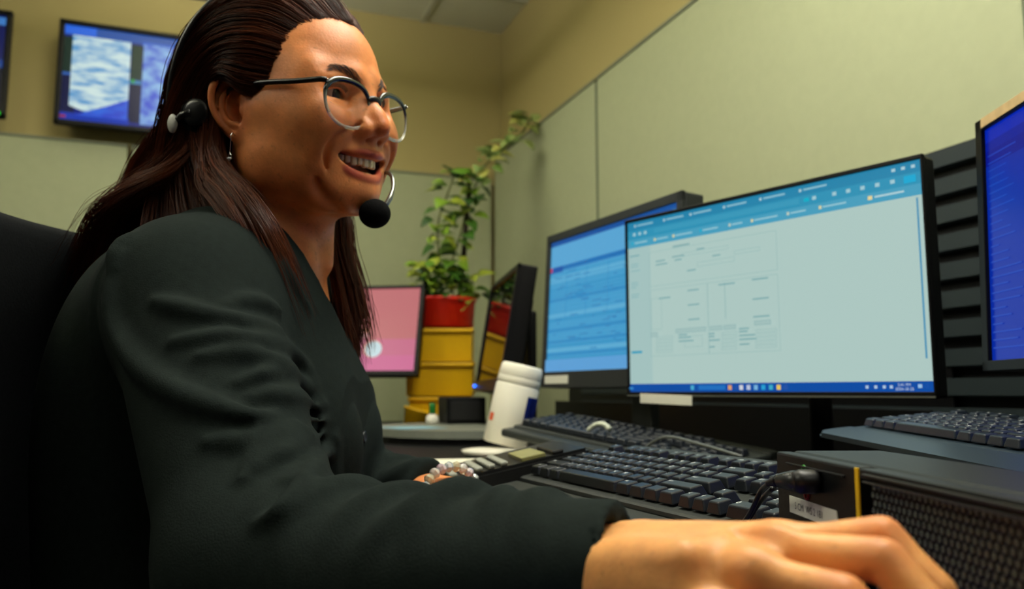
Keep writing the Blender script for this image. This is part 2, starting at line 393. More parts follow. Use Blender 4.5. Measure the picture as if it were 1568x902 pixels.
MO = V(-.0040, 0, .0040)                                     # where the mouth sits
LIPS = []
def build_head(B):
    def C(a, ra, b, rb, k=.01, m='u'): B.cone(hd(a), ra, hd(b), rb, k, m)
    def E(c, r, k=.01, m='u', A=None): B.ell(hd(c), r, HR if A is None else HR @ A, k, m)
    def S(pts, rs, k=.003, m='u', n=24): B.chain(hd(pts), rs, k, m, n)
    E((-.008, 0, .050), (.090, .072, .076), .0)
    E((.024, 0, .042), (.064, .060, .064), .02)
    E((.034, 0, -.016), (.056, .056, .072), .03)
    E((.058, 0, -.046), (.036, .036, .034), .02)
    for s in (-1, 1):
        def q(*a): return mir(a, s)
        C(q(-.006, .057, -.020), .012, q(.004, .051, -.056), .0105, .025)
        C(q(.004, .051, -.056), .0105, q(.070, .015, -.083), .012, .025)
        C(q(.020, .048, -.040), .018, q(.055, .028, -.068), .018, .025)
        E(q(.064, .038, -.012), (.026, .025, .022), .016)                 # cheek apple
        C(q(.058, .048, .002), .011, q(.012, .060, .004), .0105, .025)      # cheek bone
        C(q(.0845, .012, .035), .0085, q(.066, .041, .035), .008, .014)     # brow
        E(q(.026, .0435, -.024), (.046, .0175, .042), .034)               # full cheek
        E(q(.052, .050, .030), (.02, .011, .02), .02)                     # temple
    E((.077, 0, -.076), (.016, .018, .014), .016)                         # chin
    for s in (-1, 1):
        def q(*a): return mir(a, s)
        E(q(.0920, .0305, .0155), (.0230, .0215, .0130), .006, 's')           # socket
        E(q(.073, .033, .0295), (.0100, .019, .0055), .006)                # lid fold
    # nose
    C((.086, 0, .026), .0075, (.1020, 0, -.004), .0085, .012)
    C((.1020, 0, -.004), .0085, (.1075, 0, -.0140), .0098, .008)
    for s in (-1, 1):
        def q(*a): return mir(a, s)
        C(q(.084, .010, .010), .008, q(.093, .013, -.014), .0095, .010)
        E(q(.0950, .0132, -.0180), (.0120, .0080, .0088), .006)
        S([q(.1030, .0055, -.0285), q(.0975, .0080, -.0278), q(.0930, .0090, -.0245)], [.0026, .0034, .0025], .0035, 's', 8)
        S([q(.0985, .0195, -.0125), q(.0915, .0245, -.0185), q(.0900, .0245, -.0270)], [.001, .0014, .001], .005, 's', 10)   # crease above the wing
    C((.0940, 0, -.0305), .0045, (.0960, 0, -.0225), .005, .005)
    # mouth: opening of a broad smile
    up = [(.0735, -.0360, -.0430), (.0865, -.0265, -.0465), (.0965, -.0135, -.0488), (.1000, 0, -.0490), (.0965, .0135, -.0488), (.0865, .0265, -.0465), (.0735, .0360, -.0430)]
    lo = [(.0735, -.0360, -.0435), (.0860, -.0265, -.0535), (.0935, -.0135, -.0590), (.0965, 0, -.0605), (.0935, .0135, -.0590), (.0860, .0265, -.0535), (.0735, .0360, -.0435)]
    up, lo = np.array(up) + MO, np.array(lo) + MO
    wv = np.sin(np.linspace(0, PI, 7)) ** .8; up[:, 2] += .0012 * wv; lo[:, 2] -= .0038 * wv; lo[:, 0] -= .0012 * wv
    E((.0760, 0, -.0345), (.0180, .026, .011), .012)                        # upper lip mass
    E((.0735, 0, -.0715), (.016, .022, .010), .012)                         # lower lip mass
    mid = (up + lo) / 2
    for dx, z_ in ((-.004, 1.0), (-.012, 1.0), (.006, .92)):
        mm = mid + V(dx, 0, 0); mm[0] += V(.006, .005, -.001); mm[-1] += V(.006, -.005, -.001)
        B.chain(hd(mm), [.0012 * z_, .0052 * z_, .0076 * z_, .0082 * z_, .0076 * z_, .0052 * z_, .0012 * z_], .003, 's', 24)
    for s in (-1, 1):
        S([mir(V(.0770, .0385, -.0432) + MO, s), mir(V(.0870, .0310, -.0475) + MO, s), mir(V(.0960, .0210, -.0515) + MO, s)], [.0009, .0040, .0048], .003, 's', 10)
    ul = up + V(.0012, 0, .0038); ul[0] = up[0]; ul[-1] = up[-1]; ul[2, 2] += .0008; ul[4, 2] += .0008; ul[3, 0] += .001
    LIPS.append(ul); LIPS.append(lo + V(.0010, 0, -.0042))
    B.chain(hd(ul), [.0012, .0030, .0038, .0038, .0038, .0030, .0012], .0030, 'u', 30)
    ll = lo + V(.0010, 0, -.0042); ll[0] = lo[0]; ll[-1] = lo[-1]
    B.chain(hd(ll), [.0012, .0034, .0048, .0052, .0048, .0034, .0012], .0030, 'u', 30)
    for s in (-1, 1):
        def q(*a): return mir(a, s)
        S([q(.0830, .0380, -.0180), q(.0735, .0460, -.0310), q(.0640, .0470, -.0480)], [.010, .0105, .007], .012)        # fold's outer roll
        S([q(.0955, .0290, -.0190), q(.0925, .0378, -.0243), q(.0857, .0469, -.0338), q(.0793, .0479, -.0427), q(.0744, .0443, -.0517), q(.0735, .0400, -.0620)], [.0004, .0020, .0024, .0022, .0016, .0003], .006, 's', 30)   # smile fold
        S([q(.0640, .0450, -.0660), q(.0645, .0420, -.0750), q(.0685, .0358, -.0861), q(.0705, .0226, -.0950)], [.0002, .0011, .0012, .0003], .014, 's', 30)   # second fold, under the cheek
        # eye: lids hug the eyeball, narrowed by the smile
        ec = V(.0680, .0315, .0165)
        def lid(rows): return [mir(ec + V(*r), s) for r in rows]
        S(lid([(.0060, -.0165, -.0030), (.0102, -.0110, .0030), (.0120, -.0030, .0060), (.0110, .0050, .0054), (.0066, .0110, .0026), (.0025, .0150, -.0020)]), [.0012, .0018, .0020, .0020, .0018, .0012], .003)
        S(lid([(.0060, -.0165, -.0045), (.0106, -.0100, -.0062), (.0120, -.0020, -.0074), (.0106, .0060, -.0070), (.0064, .0115, -.0056), (.0025, .0150, -.0030)]), [.0012, .0020, .0023, .0022, .0018, .0012], .004)
        S(lid([(.0075, -.0120, -.0110), (.0095, 0, -.0135), (.0050, .0110, -.0115)]), [.002, .0035, .0025], .007)
        for n_, (z0, z1, w) in enumerate([(.0165, .0210, .0007), (.0110, .0090, .0008), (.0060, -.0010, .0008)]):
            S([q(.0655, .0490, z0 - .0035), q(.0565, .0560, (z0 + z1) / 2 - .0035), q(.0460, .0605, z1 - .0035)], [.0002, w, .0003], .003, 's', 8)   # laugh lines
    # ears
    for s in (-1, 1):
        eo = mir(V(-.0165, .0700, .0040), s)
        a = math.radians(24); tl = math.radians(8)
        u = V(math.cos(a), -s * math.sin(a), 0); w = V(math.sin(a), s * math.cos(a), 0); vv = V(0, 0, 1.0)
        u, vv = u * math.cos(tl) + vv * math.sin(tl), vv * math.cos(tl) - u * math.sin(tl)
        A = np.stack([u, vv, w], 1)
        def e(pts): return np.asarray([eo + A @ np.array(p_) for p_ in pts])
        def ee(c, r, k, m='u'): E(e([c])[0], r, k, m, A)
        ee((-.003, .001, .002), (.0175, .0295, .0050), .006)
        ee((.006, -.004, -.004), (.012, .022, .010), .008)
        ee((.002, -.0245, .003), (.0088, .0095, .0045), .006)
        ee((-.001, .006, .0075), (.0105, .019, .0050), .004, 's')
        ee((.003, -.006, .0060), (.0078, .0105, .0085), .004, 's')
        S(e([(.009, .000, .005), (.013, .011, .0075), (.0120, .0225, .0080), (.0045, .0300, .0085), (-.0060, .0305, .0095), (-.0145, .0240, .0105), (-.0180, .0125, .0110), (-.0175, .000, .0105), (-.0135, -.012, .009), (-.0075, -.021, .0065), (-.001, -.027, .005)]),
          [.0022, .0026, .0032, .0036, .0036, .0036, .0034, .0032, .0030, .0030, .0036], .0025, 'u', 40)
        S(e([(-.003, .020, .0055), (-.0095, .011, .0065), (-.0105, .000, .0070), (-.0085, -.009, .0070), (-.003, -.0155, .0070)]), [.0018, .0030, .0032, .0030, .0026], .0025, 'u', 16)
        ee((.0105, -.0050, .0055), (.0042, .0060, .0040), .003)           # tragus
        ee((.0005, -.0165, .0065), (.0040, .0034, .0034), .003)
    # neck
    nb = (NECK - HO) @ HR
    C((-.022, 0, -.035), .050, nb, .054, .022)
    C((.022, 0, -.066), .022, (nb[0] + .030, 0, nb[2] - .02), .028, .03)
    for s in (-1, 1):
        C(mir((-.018, .052, -.035), s), .012, (nb[0] + .060, s * .014, nb[2] - .035), .010, .014)

def hand_chain(B, pts, rs, k=.004): B.chain(pts, rs, k, 'u', 18)
def finger(B, pts, r0, r1):
    """knuckle, middle joint, end joint, tip: swells at the joints"""
    P = np.array(pts, float); q = []; rr = []
    rad = [r0, r0 * .98, r0 * .90, r1]
    for i in range(len(P) - 1):
        q += [P[i], P[i] * .5 + P[i + 1] * .5]; rr += [rad[i] * 1.02, (rad[i] + rad[i + 1]) * .5 * .94]
    q.append(P[-1]); rr.append(r1)
    B.chain(q, rr, .0035)

# right hand lying on the mouse, back of the hand up, fingers over the front
FG_R = [[V(.114, .355, .7955), V(.147, .333, .8030), V(.160, .319, .7850), V(.165, .312, .7640)],        # index .. little: knuckle, joints, tip
        [V(.106, .337, .7970), V(.1375, .3116, .7980), V(.151, .297, .7790), V(.155, .291, .7580)],
        [V(.0925, .325, .7910), V(.1177, .300, .7880), V(.130, .287, .7710), V(.134, .282, .7520)],
        [V(.0770, .318, .7740), V(.0925, .296, .7590), V(.101, .286, .7480), V(.104, .283, .7440)]]
TH_R = [V(.072, .398, .776), V(.108, .382, .768), V(.134, .360, .766), V(.150, .340, .770)]
FG_R = [[EYE + (p - EYE) * .97 for p in f] for f in FG_R]; TH_R = [EYE + (p - EYE) * .97 for p in TH_R]
KN_R = [f[0] for f in FG_R]
NAIL_R = []
HD_R = (KN_R[1] + KN_R[2]) / 2 - WR_R; HD_R /= np.linalg.norm(HD_R); HS_R = np.cross(HD_R, V(0, 0, 1)); HS_R /= np.linalg.norm(HS_R); HN_R = np.cross(HS_R, HD_R)   # along, towards the little finger, out of the back
HA_R = np.stack([HD_R, -HS_R, HN_R], 1)
def build_hand_r(B):
    B.cone(EL_R, .040, EL_R * .4 + WR_R * .6, .029, .01)
    for q, r in ((-.011, .0170), (.011, .0162)): B.cone(EL_R * .4 + WR_R * .6 + HS_R * q * .8, .023, WR_R + HS_R * q, r, .015)
    B.ell(WR_R + HD_R * -.014 + HS_R * .021 + HN_R * .011, (.012, .009, .008), HA_R, .010)             # wrist bone
    B.box(WR_R + HD_R * .045 + HN_R * -.0035, (.032, .0225, .0060), HA_R, .0085, .020)                 # palm
    for kx, r in zip(KN_R, (.0092, .0096, .0090, .0082)):
        B.cone(WR_R * .75 + kx * .25, .0125, kx + HN_R * -.0035, r, .012)
        B.cone(WR_R * .62 + kx * .38 + HN_R * .0105, .0016, kx + HD_R * -.006 + HN_R * .0055, .0022, .006)   # tendon
    B.ell(WR_R + HD_R * .036 - HS_R * .018 - HN_R * .008, (.028, .013, .014), HA_R, .016)              # ball of the thumb
    B.ell(WR_R + HD_R * .036 + HS_R * .022 - HN_R * .007, (.034, .012, .013), HA_R, .016)              # heel of the hand
    for f_, (a, b) in zip(FG_R, ((.0080, .0060), (.0083, .0062), (.0079, .0060), (.0071, .0053))): finger(B, f_, a, b)
    for kx in KN_R: B.ell(kx + HN_R * .002, (.010, .0078, .0068), HA_R, .006)
    finger(B, TH_R, .0125, .0085)
    for kx in zip(KN_R[:2], KN_R[1:3]):                                              # dips between the knuckles
        m = (kx[0] + kx[1]) / 2
        B.cone(m + HD_R * -.012 + HN_R * .0105, .001, m + HD_R * .016 + HN_R * .0085, .0022, .006, 's')
    for f_ in FG_R:                                                                  # creases on the middle joints
        p = f_[1]; d = (f_[2] - f_[0]); d /= np.linalg.norm(d); n = np.cross(d, -HS_R); n *= np.sign(n[2]) / np.linalg.norm(n)
        for o in (-.0035, 0, .0035):
            c = p + d * o + n * .0088
            B.cone(c - HS_R * .005, .0004, c + HS_R * .005, .0004, .0016, 's')

HD_L = V(.42, -.90, -.07); HD_L /= np.linalg.norm(HD_L); HS_L = V(-.906, -.423, 0)      # hand direction, and across it towards the thumb side
def build_hand_l(B):
    B.cone(EL_L, .040, EL_L * .4 + WR_L * .6, .031, .01)
    for q in (-1, 1): B.cone(EL_L * .4 + WR_L * .6, .026, WR_L + HS_L * q * .012, .0170, .015)
    A = np.stack([HD_L, np.cross(V(0, 0, 1), HD_L) / np.linalg.norm(np.cross(V(0, 0, 1), HD_L)), np.cross(HD_L, np.cross(V(0, 0, 1), HD_L))], 1)
    pc = WR_L + HD_L * .050
    B.box(pc, (.032, .021, .006), A, .009, .018)
    for o, r, l0 in ((.026, .0085, .036), (.009, .0088, .040), (-.009, .0083, .037), (-.025, .0073, .029)):
        kx = WR_L + HD_L * (.086 - abs(o - .009) * .25) + HS_L * o + V(0, 0, .004); d = HD_L + HS_L * o * 3; d /= np.linalg.norm(d)
        B.cone(WR_L * .6 + kx * .4, .012, kx, .0095, .012)
        a = kx + d * l0 + V(0, 0, -.002); b = a + d * l0 * .6 + V(0, 0, -.006); c = b + d * l0 * .42 + V(0, 0, -.006)
        finger(B, [kx, a, b, c], r, r * .74)
    t0 = WR_L + HD_L * .018 + HS_L * .018 + V(0, 0, -.004)
    finger(B, [t0, t0 + HD_L * .030 + HS_L * .020 + V(0, 0, -.003), t0 + HD_L * .058 + HS_L * .026 + V(0, 0, -.004), t0 + HD_L * .080 + HS_L * .026 + V(0, 0, -.004)], .0115, .0078)

def build_trunk(B):
    for s, S_ in ((-1, SH_R), (1, SH_L)):
        B.cone(NECK + V(0, 0, -.04), .050, S_ + V(.0, 0, -.005), .050, .03)
        B.cone(NECK + V(-.012, 0, .002), .040, NECK * .5 + S_ * .5 + V(-.012, 0, -.004), .036, .03)
    B.cone(SH_R, .056, EL_R, .043, .02); B.cone(SH_L, .056, EL_L, .043, .02)
    c0 = (SH_R + SH_L) / 2
    B.ell(c0 + V(.0, 0, -.10), (.100, .150, .16), None, .04)
    B.ell(c0 + V(-.015, -.005, -.30), (.110, .140, .20), None, .05)
    B.ell(V(-.285, .83, .52), (.12, .17, .12), None, .05)

hf = .0016 / HQ
BF = Field(axis(-.46, .20, [(-.35, -.090), (.01, .19)], hf, .004), axis(.25, 1.18, [(.25, .43), (.72, .95)], hf, .004),
           axis(.42, 1.285, [(.735, .83), (1.00, 1.285)], hf, .004), .004)
build_trunk(BF)
build_head(BF)
build_hand_r(BF)
build_hand_l(BF)
bv, bf = BF.mesh()

def seg_dist(p, pts):
    D = np.full(len(p), 9.0)
    for a, b in zip(pts[:-1], pts[1:]):
        ba = b - a; t = np.clip(((p - a) @ ba) / (ba @ ba), 0, 1); D = np.minimum(D, np.linalg.norm(p - a - t[:, None] * ba, axis=1))
    return D
def sstep(a, b, x): t = np.clip((x - a) / (b - a), 0, 1); return t * t * (3 - 2 * t)
loc = (bv - HO) @ HR                                         # head frame, for pigment
lip_u = smooth_path(np.array([(.0775, -.0325, -.0435), (.0890, -.0250, -.0435), (.0985, -.0115, -.0445), (.1035, 0, -.0455), (.0985, .0115, -.0445), (.0890, .0250, -.0435), (.0775, .0325, -.0435)]) + MO, 40)
lip_l = smooth_path(V(-.0012, 0, -.0034) * (np.sin(np.linspace(0, PI, 7)) ** .8)[:, None] + np.array([(.0775, -.0325, -.0455), (.0880, -.0250, -.0570), (.0950, -.0135, -.0630), (.0985, 0, -.0645), (.0950, .0135, -.0630), (.0880, .0250, -.0570), (.0775, .0325, -.0455)]) + MO, 40)
near = (loc[:, 0] > .06) & (np.abs(loc[:, 1]) < .045) & (loc[:, 2] < -.03) & (loc[:, 2] > -.085)
wl = np.zeros(len(bv))
wl[near] = 1 - sstep(.0046, .0066, np.minimum(seg_dist(loc[near], smooth_path(LIPS[0], 40)) * 1.25, seg_dist(loc[near], smooth_path(LIPS[1], 40))))
mid_m = smooth_path(V(0, 0, -.0018) * (np.sin(np.linspace(0, PI, 7)) ** .8)[:, None] + np.array([(.0750, -.0300, -.0445), (.0820, -.0245, -.0505), (.086, -.0135, -.0540), (.0880, 0, -.0550), (.086, .0135, -.0540), (.0820, .0245, -.0505), (.0750, .0300, -.0445)]) + MO, 40)
wi = np.zeros(len(bv)); wi[near] = (1 - sstep(.0075, .0095, seg_dist(loc[near], mid_m))) * (loc[near, 0] < .0925 - (np.abs(loc[near, 1]) * .35))
wc = np.zeros(len(bv))
for s in (-1, 1): wc = np.maximum(wc, 1 - sstep(.008, .030, np.linalg.norm((loc - V(.075, s * .040, -.018)) * V(1, 1, 1.2), axis=1)))
wc = np.maximum(wc, 1 - sstep(.006, .018, np.linalg.norm(loc - V(.112, 0, -.018), axis=1)))
wc = np.maximum(wc, (1 - sstep(.018, .034, np.linalg.norm(loc - V(-.014, -.078, .004), axis=1))) * .8)
whand = sstep(-.02, .03, bv[:, 0]) * (bv[:, 2] < .85)
for f_ in FG_R: wc = np.maximum(wc, .9 * (1 - sstep(.006, .015, np.linalg.norm(bv - f_[1], axis=1))))
for f_ in KN_R: wc = np.maximum(wc, .5 * (1 - sstep(.006, .016, np.linalg.norm(bv - f_, axis=1))))
base = np.array(lin((226, 142, 84))); hand_c = np.array(lin((232, 164, 98)))
skin = base[None] * (1 - whand[:, None]) + hand_c[None] * whand[:, None]
skin = skin * (1 - .42 * wc[:, None]) + np.array(lin((196, 88, 50)))[None] * .42 * wc[:, None]
skin = skin * (1 - .85 * wl[:, None]) + np.array(lin((176, 66, 58)))[None] * .85 * wl[:, None]
skin = skin * (1 - wi[:, None]) + np.array(lin((90, 24, 22)))[None] * wi[:, None]

M_SKIN = mat('skin', (1, 1, 1), .46, spec=.42, sss=.22)
def skin_nodes(m):
    nt = m.node_tree; N = nt.nodes.new; L = nt.links.new; b = nt.nodes['Principled BSDF']
    at = N('ShaderNodeAttribute'); at.attribute_name = 'pigment'
    tc = N('ShaderNodeTexCoord'); n1 = N('ShaderNodeTexNoise'); n1.inputs['Scale'].default_value = 55; n1.inputs['Detail'].default_value = 6; n1.inputs['Roughness'].default_value = .65
    L(tc.outputs['Object'], n1.inputs['Vector'])
    rp = N('ShaderNodeMapRange'); rp.inputs['From Min'].default_value = .25; rp.inputs['From Max'].default_value = .75; rp.inputs['To Min'].default_value = .80; rp.inputs['To Max'].default_value = 1.16
    L(n1.outputs['Fac'], rp.inputs['Value'])
    sp = N('ShaderNodeTexNoise'); sp.inputs['Scale'].default_value = 190; sp.inputs['Detail'].default_value = 1
    L(tc.outputs['Object'], sp.inputs['Vector'])
    r2 = N('ShaderNodeMapRange'); r2.inputs['From Min'].default_value = .66; r2.inputs['From Max'].default_value = .76; r2.inputs['To Min'].default_value = 1.0; r2.inputs['To Max'].default_value = .80
    L(sp.outputs['Fac'], r2.inputs['Value'])
    mu = N('ShaderNodeMath'); mu.operation = 'MULTIPLY'; L(rp.outputs[0], mu.inputs[0]); L(r2.outputs[0], mu.inputs[1])
    mx = N('ShaderNodeVectorMath'); mx.operation = 'SCALE'; L(at.outputs['Color'], mx.inputs[0]); L(mu.outputs[0], mx.inputs['Scale'])
    L(mx.outputs[0], b.inputs['Base Color'])
    n2 = N('ShaderNodeTexNoise'); n2.inputs['Scale'].default_value = 420; n2.inputs['Detail'].default_value = 3; L(tc.outputs['Object'], n2.inputs['Vector'])
    bp = N('ShaderNodeBump'); bp.inputs['Strength'].default_value = .22; bp.inputs['Distance'].default_value = .0012
    L(n2.outputs['Fac'], bp.inputs['Height']); L(bp.outputs['Normal'], b.inputs['Normal'])
skin_nodes(M_SKIN)
PERSON = mesh_np('person', lv(bv), bf, M_SKIN)
ca = PERSON.data.color_attributes.new('pigment', 'FLOAT_COLOR', 'POINT')
ca.data.foreach_set('color', np.c_[skin, np.ones(len(skin))].astype(np.float32).ravel())
tag(PERSON, 'smiling person in a dark sweater, glasses and headset reaching an arm across the desk', 'person')

# ---- eyes and teeth
def eye_mat():
    m = mat('eye_surface', (.8, .8, .8), .10, spec=.3); nt = m.node_tree; N = nt.nodes.new; L = nt.links.new
    tc = N('ShaderNodeTexCoord'); sx = N('ShaderNodeSeparateXYZ'); L(tc.outputs['Object'], sx.inputs[0])
    cr = N('ShaderNodeValToRGB'); e = cr.color_ramp.elements
    mr = N('ShaderNodeMapRange'); mr.inputs['From Min'].default_value = -.0115; mr.inputs['From Max'].default_value = .0115
    L(sx.outputs['X'], mr.inputs['Value']); L(mr.outputs[0], cr.inputs[0])
    e[0].position = 0; e[0].color = (*lin((150, 132, 122)), 1); e[1].position = 1; e[1].color = (.004, .003, .003, 1)
    for p, c in ((.885, lin((150, 132, 122))), (.895, lin((30, 16, 10))), (.962, lin((40, 22, 13))), (.97, (.004, .003, .003))):
        x = e.new(p); x.color = (*c, 1)
    L(cr.outputs[0], nt.nodes['Principled BSDF'].inputs['Base Color']); return m
M_EYE = eye_mat()
for s in (-1, 1):
    c = hdw(mir((.0680, .0315, .0165), s))
    o = MB().ball((0, 0, 0), .0119, 32, 24).build('eye', M_EYE, PERSON)
    fwd = LV.T @ (HR @ V(math.cos(.20), math.sin(.20), -.14))
    o.location = c; o.rotation_euler = Vector(fwd).to_track_quat('X', 'Z').to_euler()
M_TOOTH = mat('tooth_enamel', lin((250, 236, 196)), .20, spec=.6, sss=.05)
tb = MB()
arc = smooth_path(np.array([(.0720, -.0275, -.0452), (.0805, -.0215, -.0475), (.0890, -.0120, -.0490), (.0925, 0, -.0495), (.0890, .0120, -.0490), (.0805, .0215, -.0475), (.0720, .0275, -.0452)]) + MO, 61)
wds = [.0066, .0070, .0070, .0076, .0066, .0086]; wds = wds + wds[::-1]
hts = [.0076, .0086, .0096, .0112, .0102, .0116]; hts = hts + hts[::-1]
cum = np.r_[0, np.cumsum(np.linalg.norm(np.diff(arc, axis=0), axis=1))]; tot = cum[-1]; k = tot / sum(wds); u = 0
for w_, h_ in zip(wds, hts):
    c_ = np.array([np.interp(u + w_ * k / 2, cum, arc[:, i]) for i in range(3)]); t_ = np.array([np.interp(u + w_ * k / 2 + .001, cum, arc[:, i]) for i in range(3)]) - c_
    ang = math.atan2(t_[1], t_[0]); u += w_ * k
    tb.box(c_ + V(0, 0, .004 - h_ / 2), (w_ * k * .96, .006, h_), .0021, Matrix.Rotation(ang, 3, 'Z'), 3, None)
for f in tb.bm.faces: f.smooth = True
low = arc + V(-.0035, 0, -.0150)
for i in range(10):
    c_ = low[int(10 + i * 4.4)]; t_ = low[int(11 + i * 4.4)] - c_
    tb.box(c_, (.0050, .005, .0075), .0018, Matrix.Rotation(math.atan2(t_[1], t_[0]), 3, 'Z'), 3)
for f in tb.bm.faces: f.smooth = True
HM = Matrix(np.vstack([np.c_[LV.T @ HR, lv(HO)], [0, 0, 0, 1]]).tolist())     # head frame -> world
tb.build('teeth', M_TOOTH, PERSON, HM @ Matrix.Translation((.0022, 0, 0)))
# ================================================================= HAIR (child of the person)
def strands(paths, radii, name, m, parent, tint=None, sides=3):
    """thin tapered tubes; paths (n,k,3) world"""
    P = np.asarray(paths, float); n, k, _ = P.shape
    T = np.gradient(P, axis=1); T /= np.linalg.norm(T, axis=2, keepdims=True) + 1e-12
    ref = np.array([.31, .62, .72]); A = np.cross(T, ref); A /= np.linalg.norm(A, axis=2, keepdims=True) + 1e-12; Bn = np.cross(T, A)
    tp = np.interp(np.linspace(0, 1, k), [0, .08, .75, 1], [.6, 1, .9, .15])[None, :, None]
    R_ = np.asarray(radii)[:, None, None] * tp
    rings = [P + R_ * (A * math.cos(2 * PI * q / sides) + Bn * math.sin(2 * PI * q / sides)) for q in range(sides)]
    Vv = np.stack(rings, 2).reshape(-1, 3)
    base = np.arange(n)[:, None, None] * (k * sides) + np.arange(k - 1)[None, :, None] * sides; q = np.arange(sides)[None, None, :]; q2 = (q + 1) % sides
    F = np.stack([base + q, base + q2, base + sides + q2, base + sides + q], -1).reshape(-1, 4)
    return Vv, F, (np.repeat(tint, k * sides, axis=0) if tint is not None else None)

HF = Field(axis(-.17, .10, [], .003, .003), axis(-.11, .11, [], .003, .003), axis(-.15, .16, [], .003, .003), .003)   # in the head frame
HF.ell((-.012, 0, .0535), (.0900, .0760, .0800), None)
HF.ell((.018, 0, .0450), (.0620, .0635, .0665), None, .02)
HF.ell((-.055, 0, .030), (.058, .074, .080), None, .03)
HF.ell((-.075, 0, -.045), (.042, .066, .070), None, .04)
for s in (-1, 1): HF.ell((-.062, s * .058, -.035), (.028, .022, .06), None, .02)
def face_side(X, Y, Z):
    f = np.interp(Z, [-.15, -.04, -.005, .014, .022, .035, .054, .072, .086, .096, .13], [-.044, -.046, -.044, -.040, -.004, .012, .024, .032, .040, .046, .09]).astype(np.float32)
    f = f + np.where(Z > .080, np.clip(.030 - np.abs(Y), 0, .03) * .30, 0) * np.clip((Z - .08) / .012, 0, 1)
    return (f - X) * .7 + 0 * Y
HF.apply(V(-.2, -.2, -.2), V(.2, .2, .2), face_side, .004, 's')
cv, cf = HF.mesh()
cap_w = lv(HO + cv @ HR.T)

G = {}
def gd(*p): return smooth_path(np.array(p, float), 30)
top0 = gd((.071, 0, .096), (.040, -.002, .131), (-.015, -.004, .147), (-.072, -.008, .124), (-.104, -.014, .070), (-.116, -.02, -.010), (-.136, -.03, -.09), (-.145, -.04, -.17))
top1 = gd((.060, -.030, .094), (.028, -.045, .122), (-.022, -.058, .128), (-.073, -.065, .098), (-.103, -.063, .046), (-.110, -.054, -.030), (-.135, -.060, -.10), (-.140, -.07, -.17))
sd1 = gd((.050, -.050, .075), (.018, -.069, .090), (-.030, -.080, .088), (-.071, -.084, .054), (-.096, -.079, .005), (-.112, -.072, -.06), (-.118, -.085, -.12), (-.115, -.095, -.18))
sd2 = gd((.0430, -.0605, .0520), (.010, -.0800, .060), (-.030, -.084, .055), (-.064, -.085, .018), (-.085, -.082, -.030), (-.085, -.086, -.075), (-.065, -.098, -.120), (-.040, -.100, -.165))
sd3 = gd((.0320, -.0665, .0320), (.008, -.0830, .0370), (-.020, -.0870, .0420), (-.047, -.0850, .018), (-.056, -.0830, -.025), (-.040, -.086, -.060), (-.002, -.092, -.090), (.040, -.092, -.125))
sd4 = gd((.0220, -.0690, .0110), (.004, -.0815, .0150), (-.018, -.0860, .0310), (-.043, -.0835, .012), (-.049, -.0780, -.030), (-.028, -.0820, -.055), (.015, -.090, -.080), (.052, -.094, -.115))
frt = gd((-.030, -.078, .000), (-.030, -.080, -.035), (-.005, -.090, -.062), (.030, -.099, -.088), (.055, -.101, -.116), (.066, -.092, -.148), (.070, -.078, -.182), (.072, -.062, -.222))
frt2 = gd((-.045, -.080, .000), (-.045, -.082, -.045), (-.025, -.098, -.073), (.010, -.110, -.094), (.040, -.114, -.122), (.052, -.106, -.158), (.056, -.094, -.198), (.056, -.080, -.235))
bk1 = gd((-.055, -.080, .010), (-.058, -.084, -.030), (-.068, -.104, -.056), (-.100, -.120, -.070), (-.145, -.122, -.088), (-.195, -.104, -.124), (-.240, -.092, -.150), (-.270, -.080, -.185))
bk2 = gd((-.070, -.075, .020), (-.090, -.080, -.020), (-.125, -.085, -.050), (-.158, -.088, -.080), (-.190, -.090, -.115), (-.215, -.088, -.155), (-.232, -.080, -.20), (-.240, -.072, -.25))
bk3 = gd((-.095, -.055, .040), (-.135, -.055, .008), (-.168, -.055, -.012), (-.184, -.060, -.045), (-.192, -.066, -.085), (-.200, -.070, -.13), (-.205, -.070, -.19), (-.210, -.066, -.25))
bk4 = gd((-.100, -.03, .060), (-.130, -.035, .025), (-.158, -.04, -.005), (-.172, -.05, -.045), (-.180, -.055, -.09), (-.185, -.06, -.15), (-.19, -.06, -.2), (-.195, -.06, -.25))
fl1 = gd((-.045, .078, .01), (-.030, .082, -.04), (.000, .074, -.085), (.012, .064, -.125), (.026, .062, -.165), (.034, .060, -.195), (.040, .056, -.215), (.044, .052, -.235))
fl2 = gd((-.050, .074, .00), (-.040, .072, -.05), (-.015, .058, -.10), (-.004, .052, -.14), (.010, .050, -.18), (.020, .048, -.215), (.028, .046, -.24), (.034, .044, -.265))
def flip(g): q = g.copy(); q[:, 1] *= -1; return q
fields = [   # guide, guide, count, spread at root, spread at tip, radius
    (top0, top1, 1500, .0012, .012, .00042), (top1, sd1, 1500, .0012, .012, .00042), (sd1, sd2, 1100, .0012, .012, .00040),
    (sd2, sd3, 800, .0010, .008, .00038), (sd3, sd4, 500, .0010, .007, .00036), (frt, frt2, 1100, .004, .010, .00034),
    (bk1, bk2, 700, .004, .015, .00034), (bk2, bk3, 460, .004, .012, .00034), (bk3, bk4, 420, .006, .013, .00034), (sd1, bk4, 500, .003, .012, .0004),
    (flip(top0), flip(top1), 800, .0012, .012, .00042), (flip(top1), flip(sd1), 600, .0012, .012, .00042), (flip(sd1), flip(sd2), 400, .0012, .012, .0004),
    (fl1, fl2, 800, .004, .010, .00036)]
VV, FF, TT = [], [], []; off = 0
def add_strands(P, R_, tint):
    global off
    v, f, t = strands(P, R_, '', None, None, tint); VV.append(v); FF.append(f + off); TT.append(t); off += len(v)
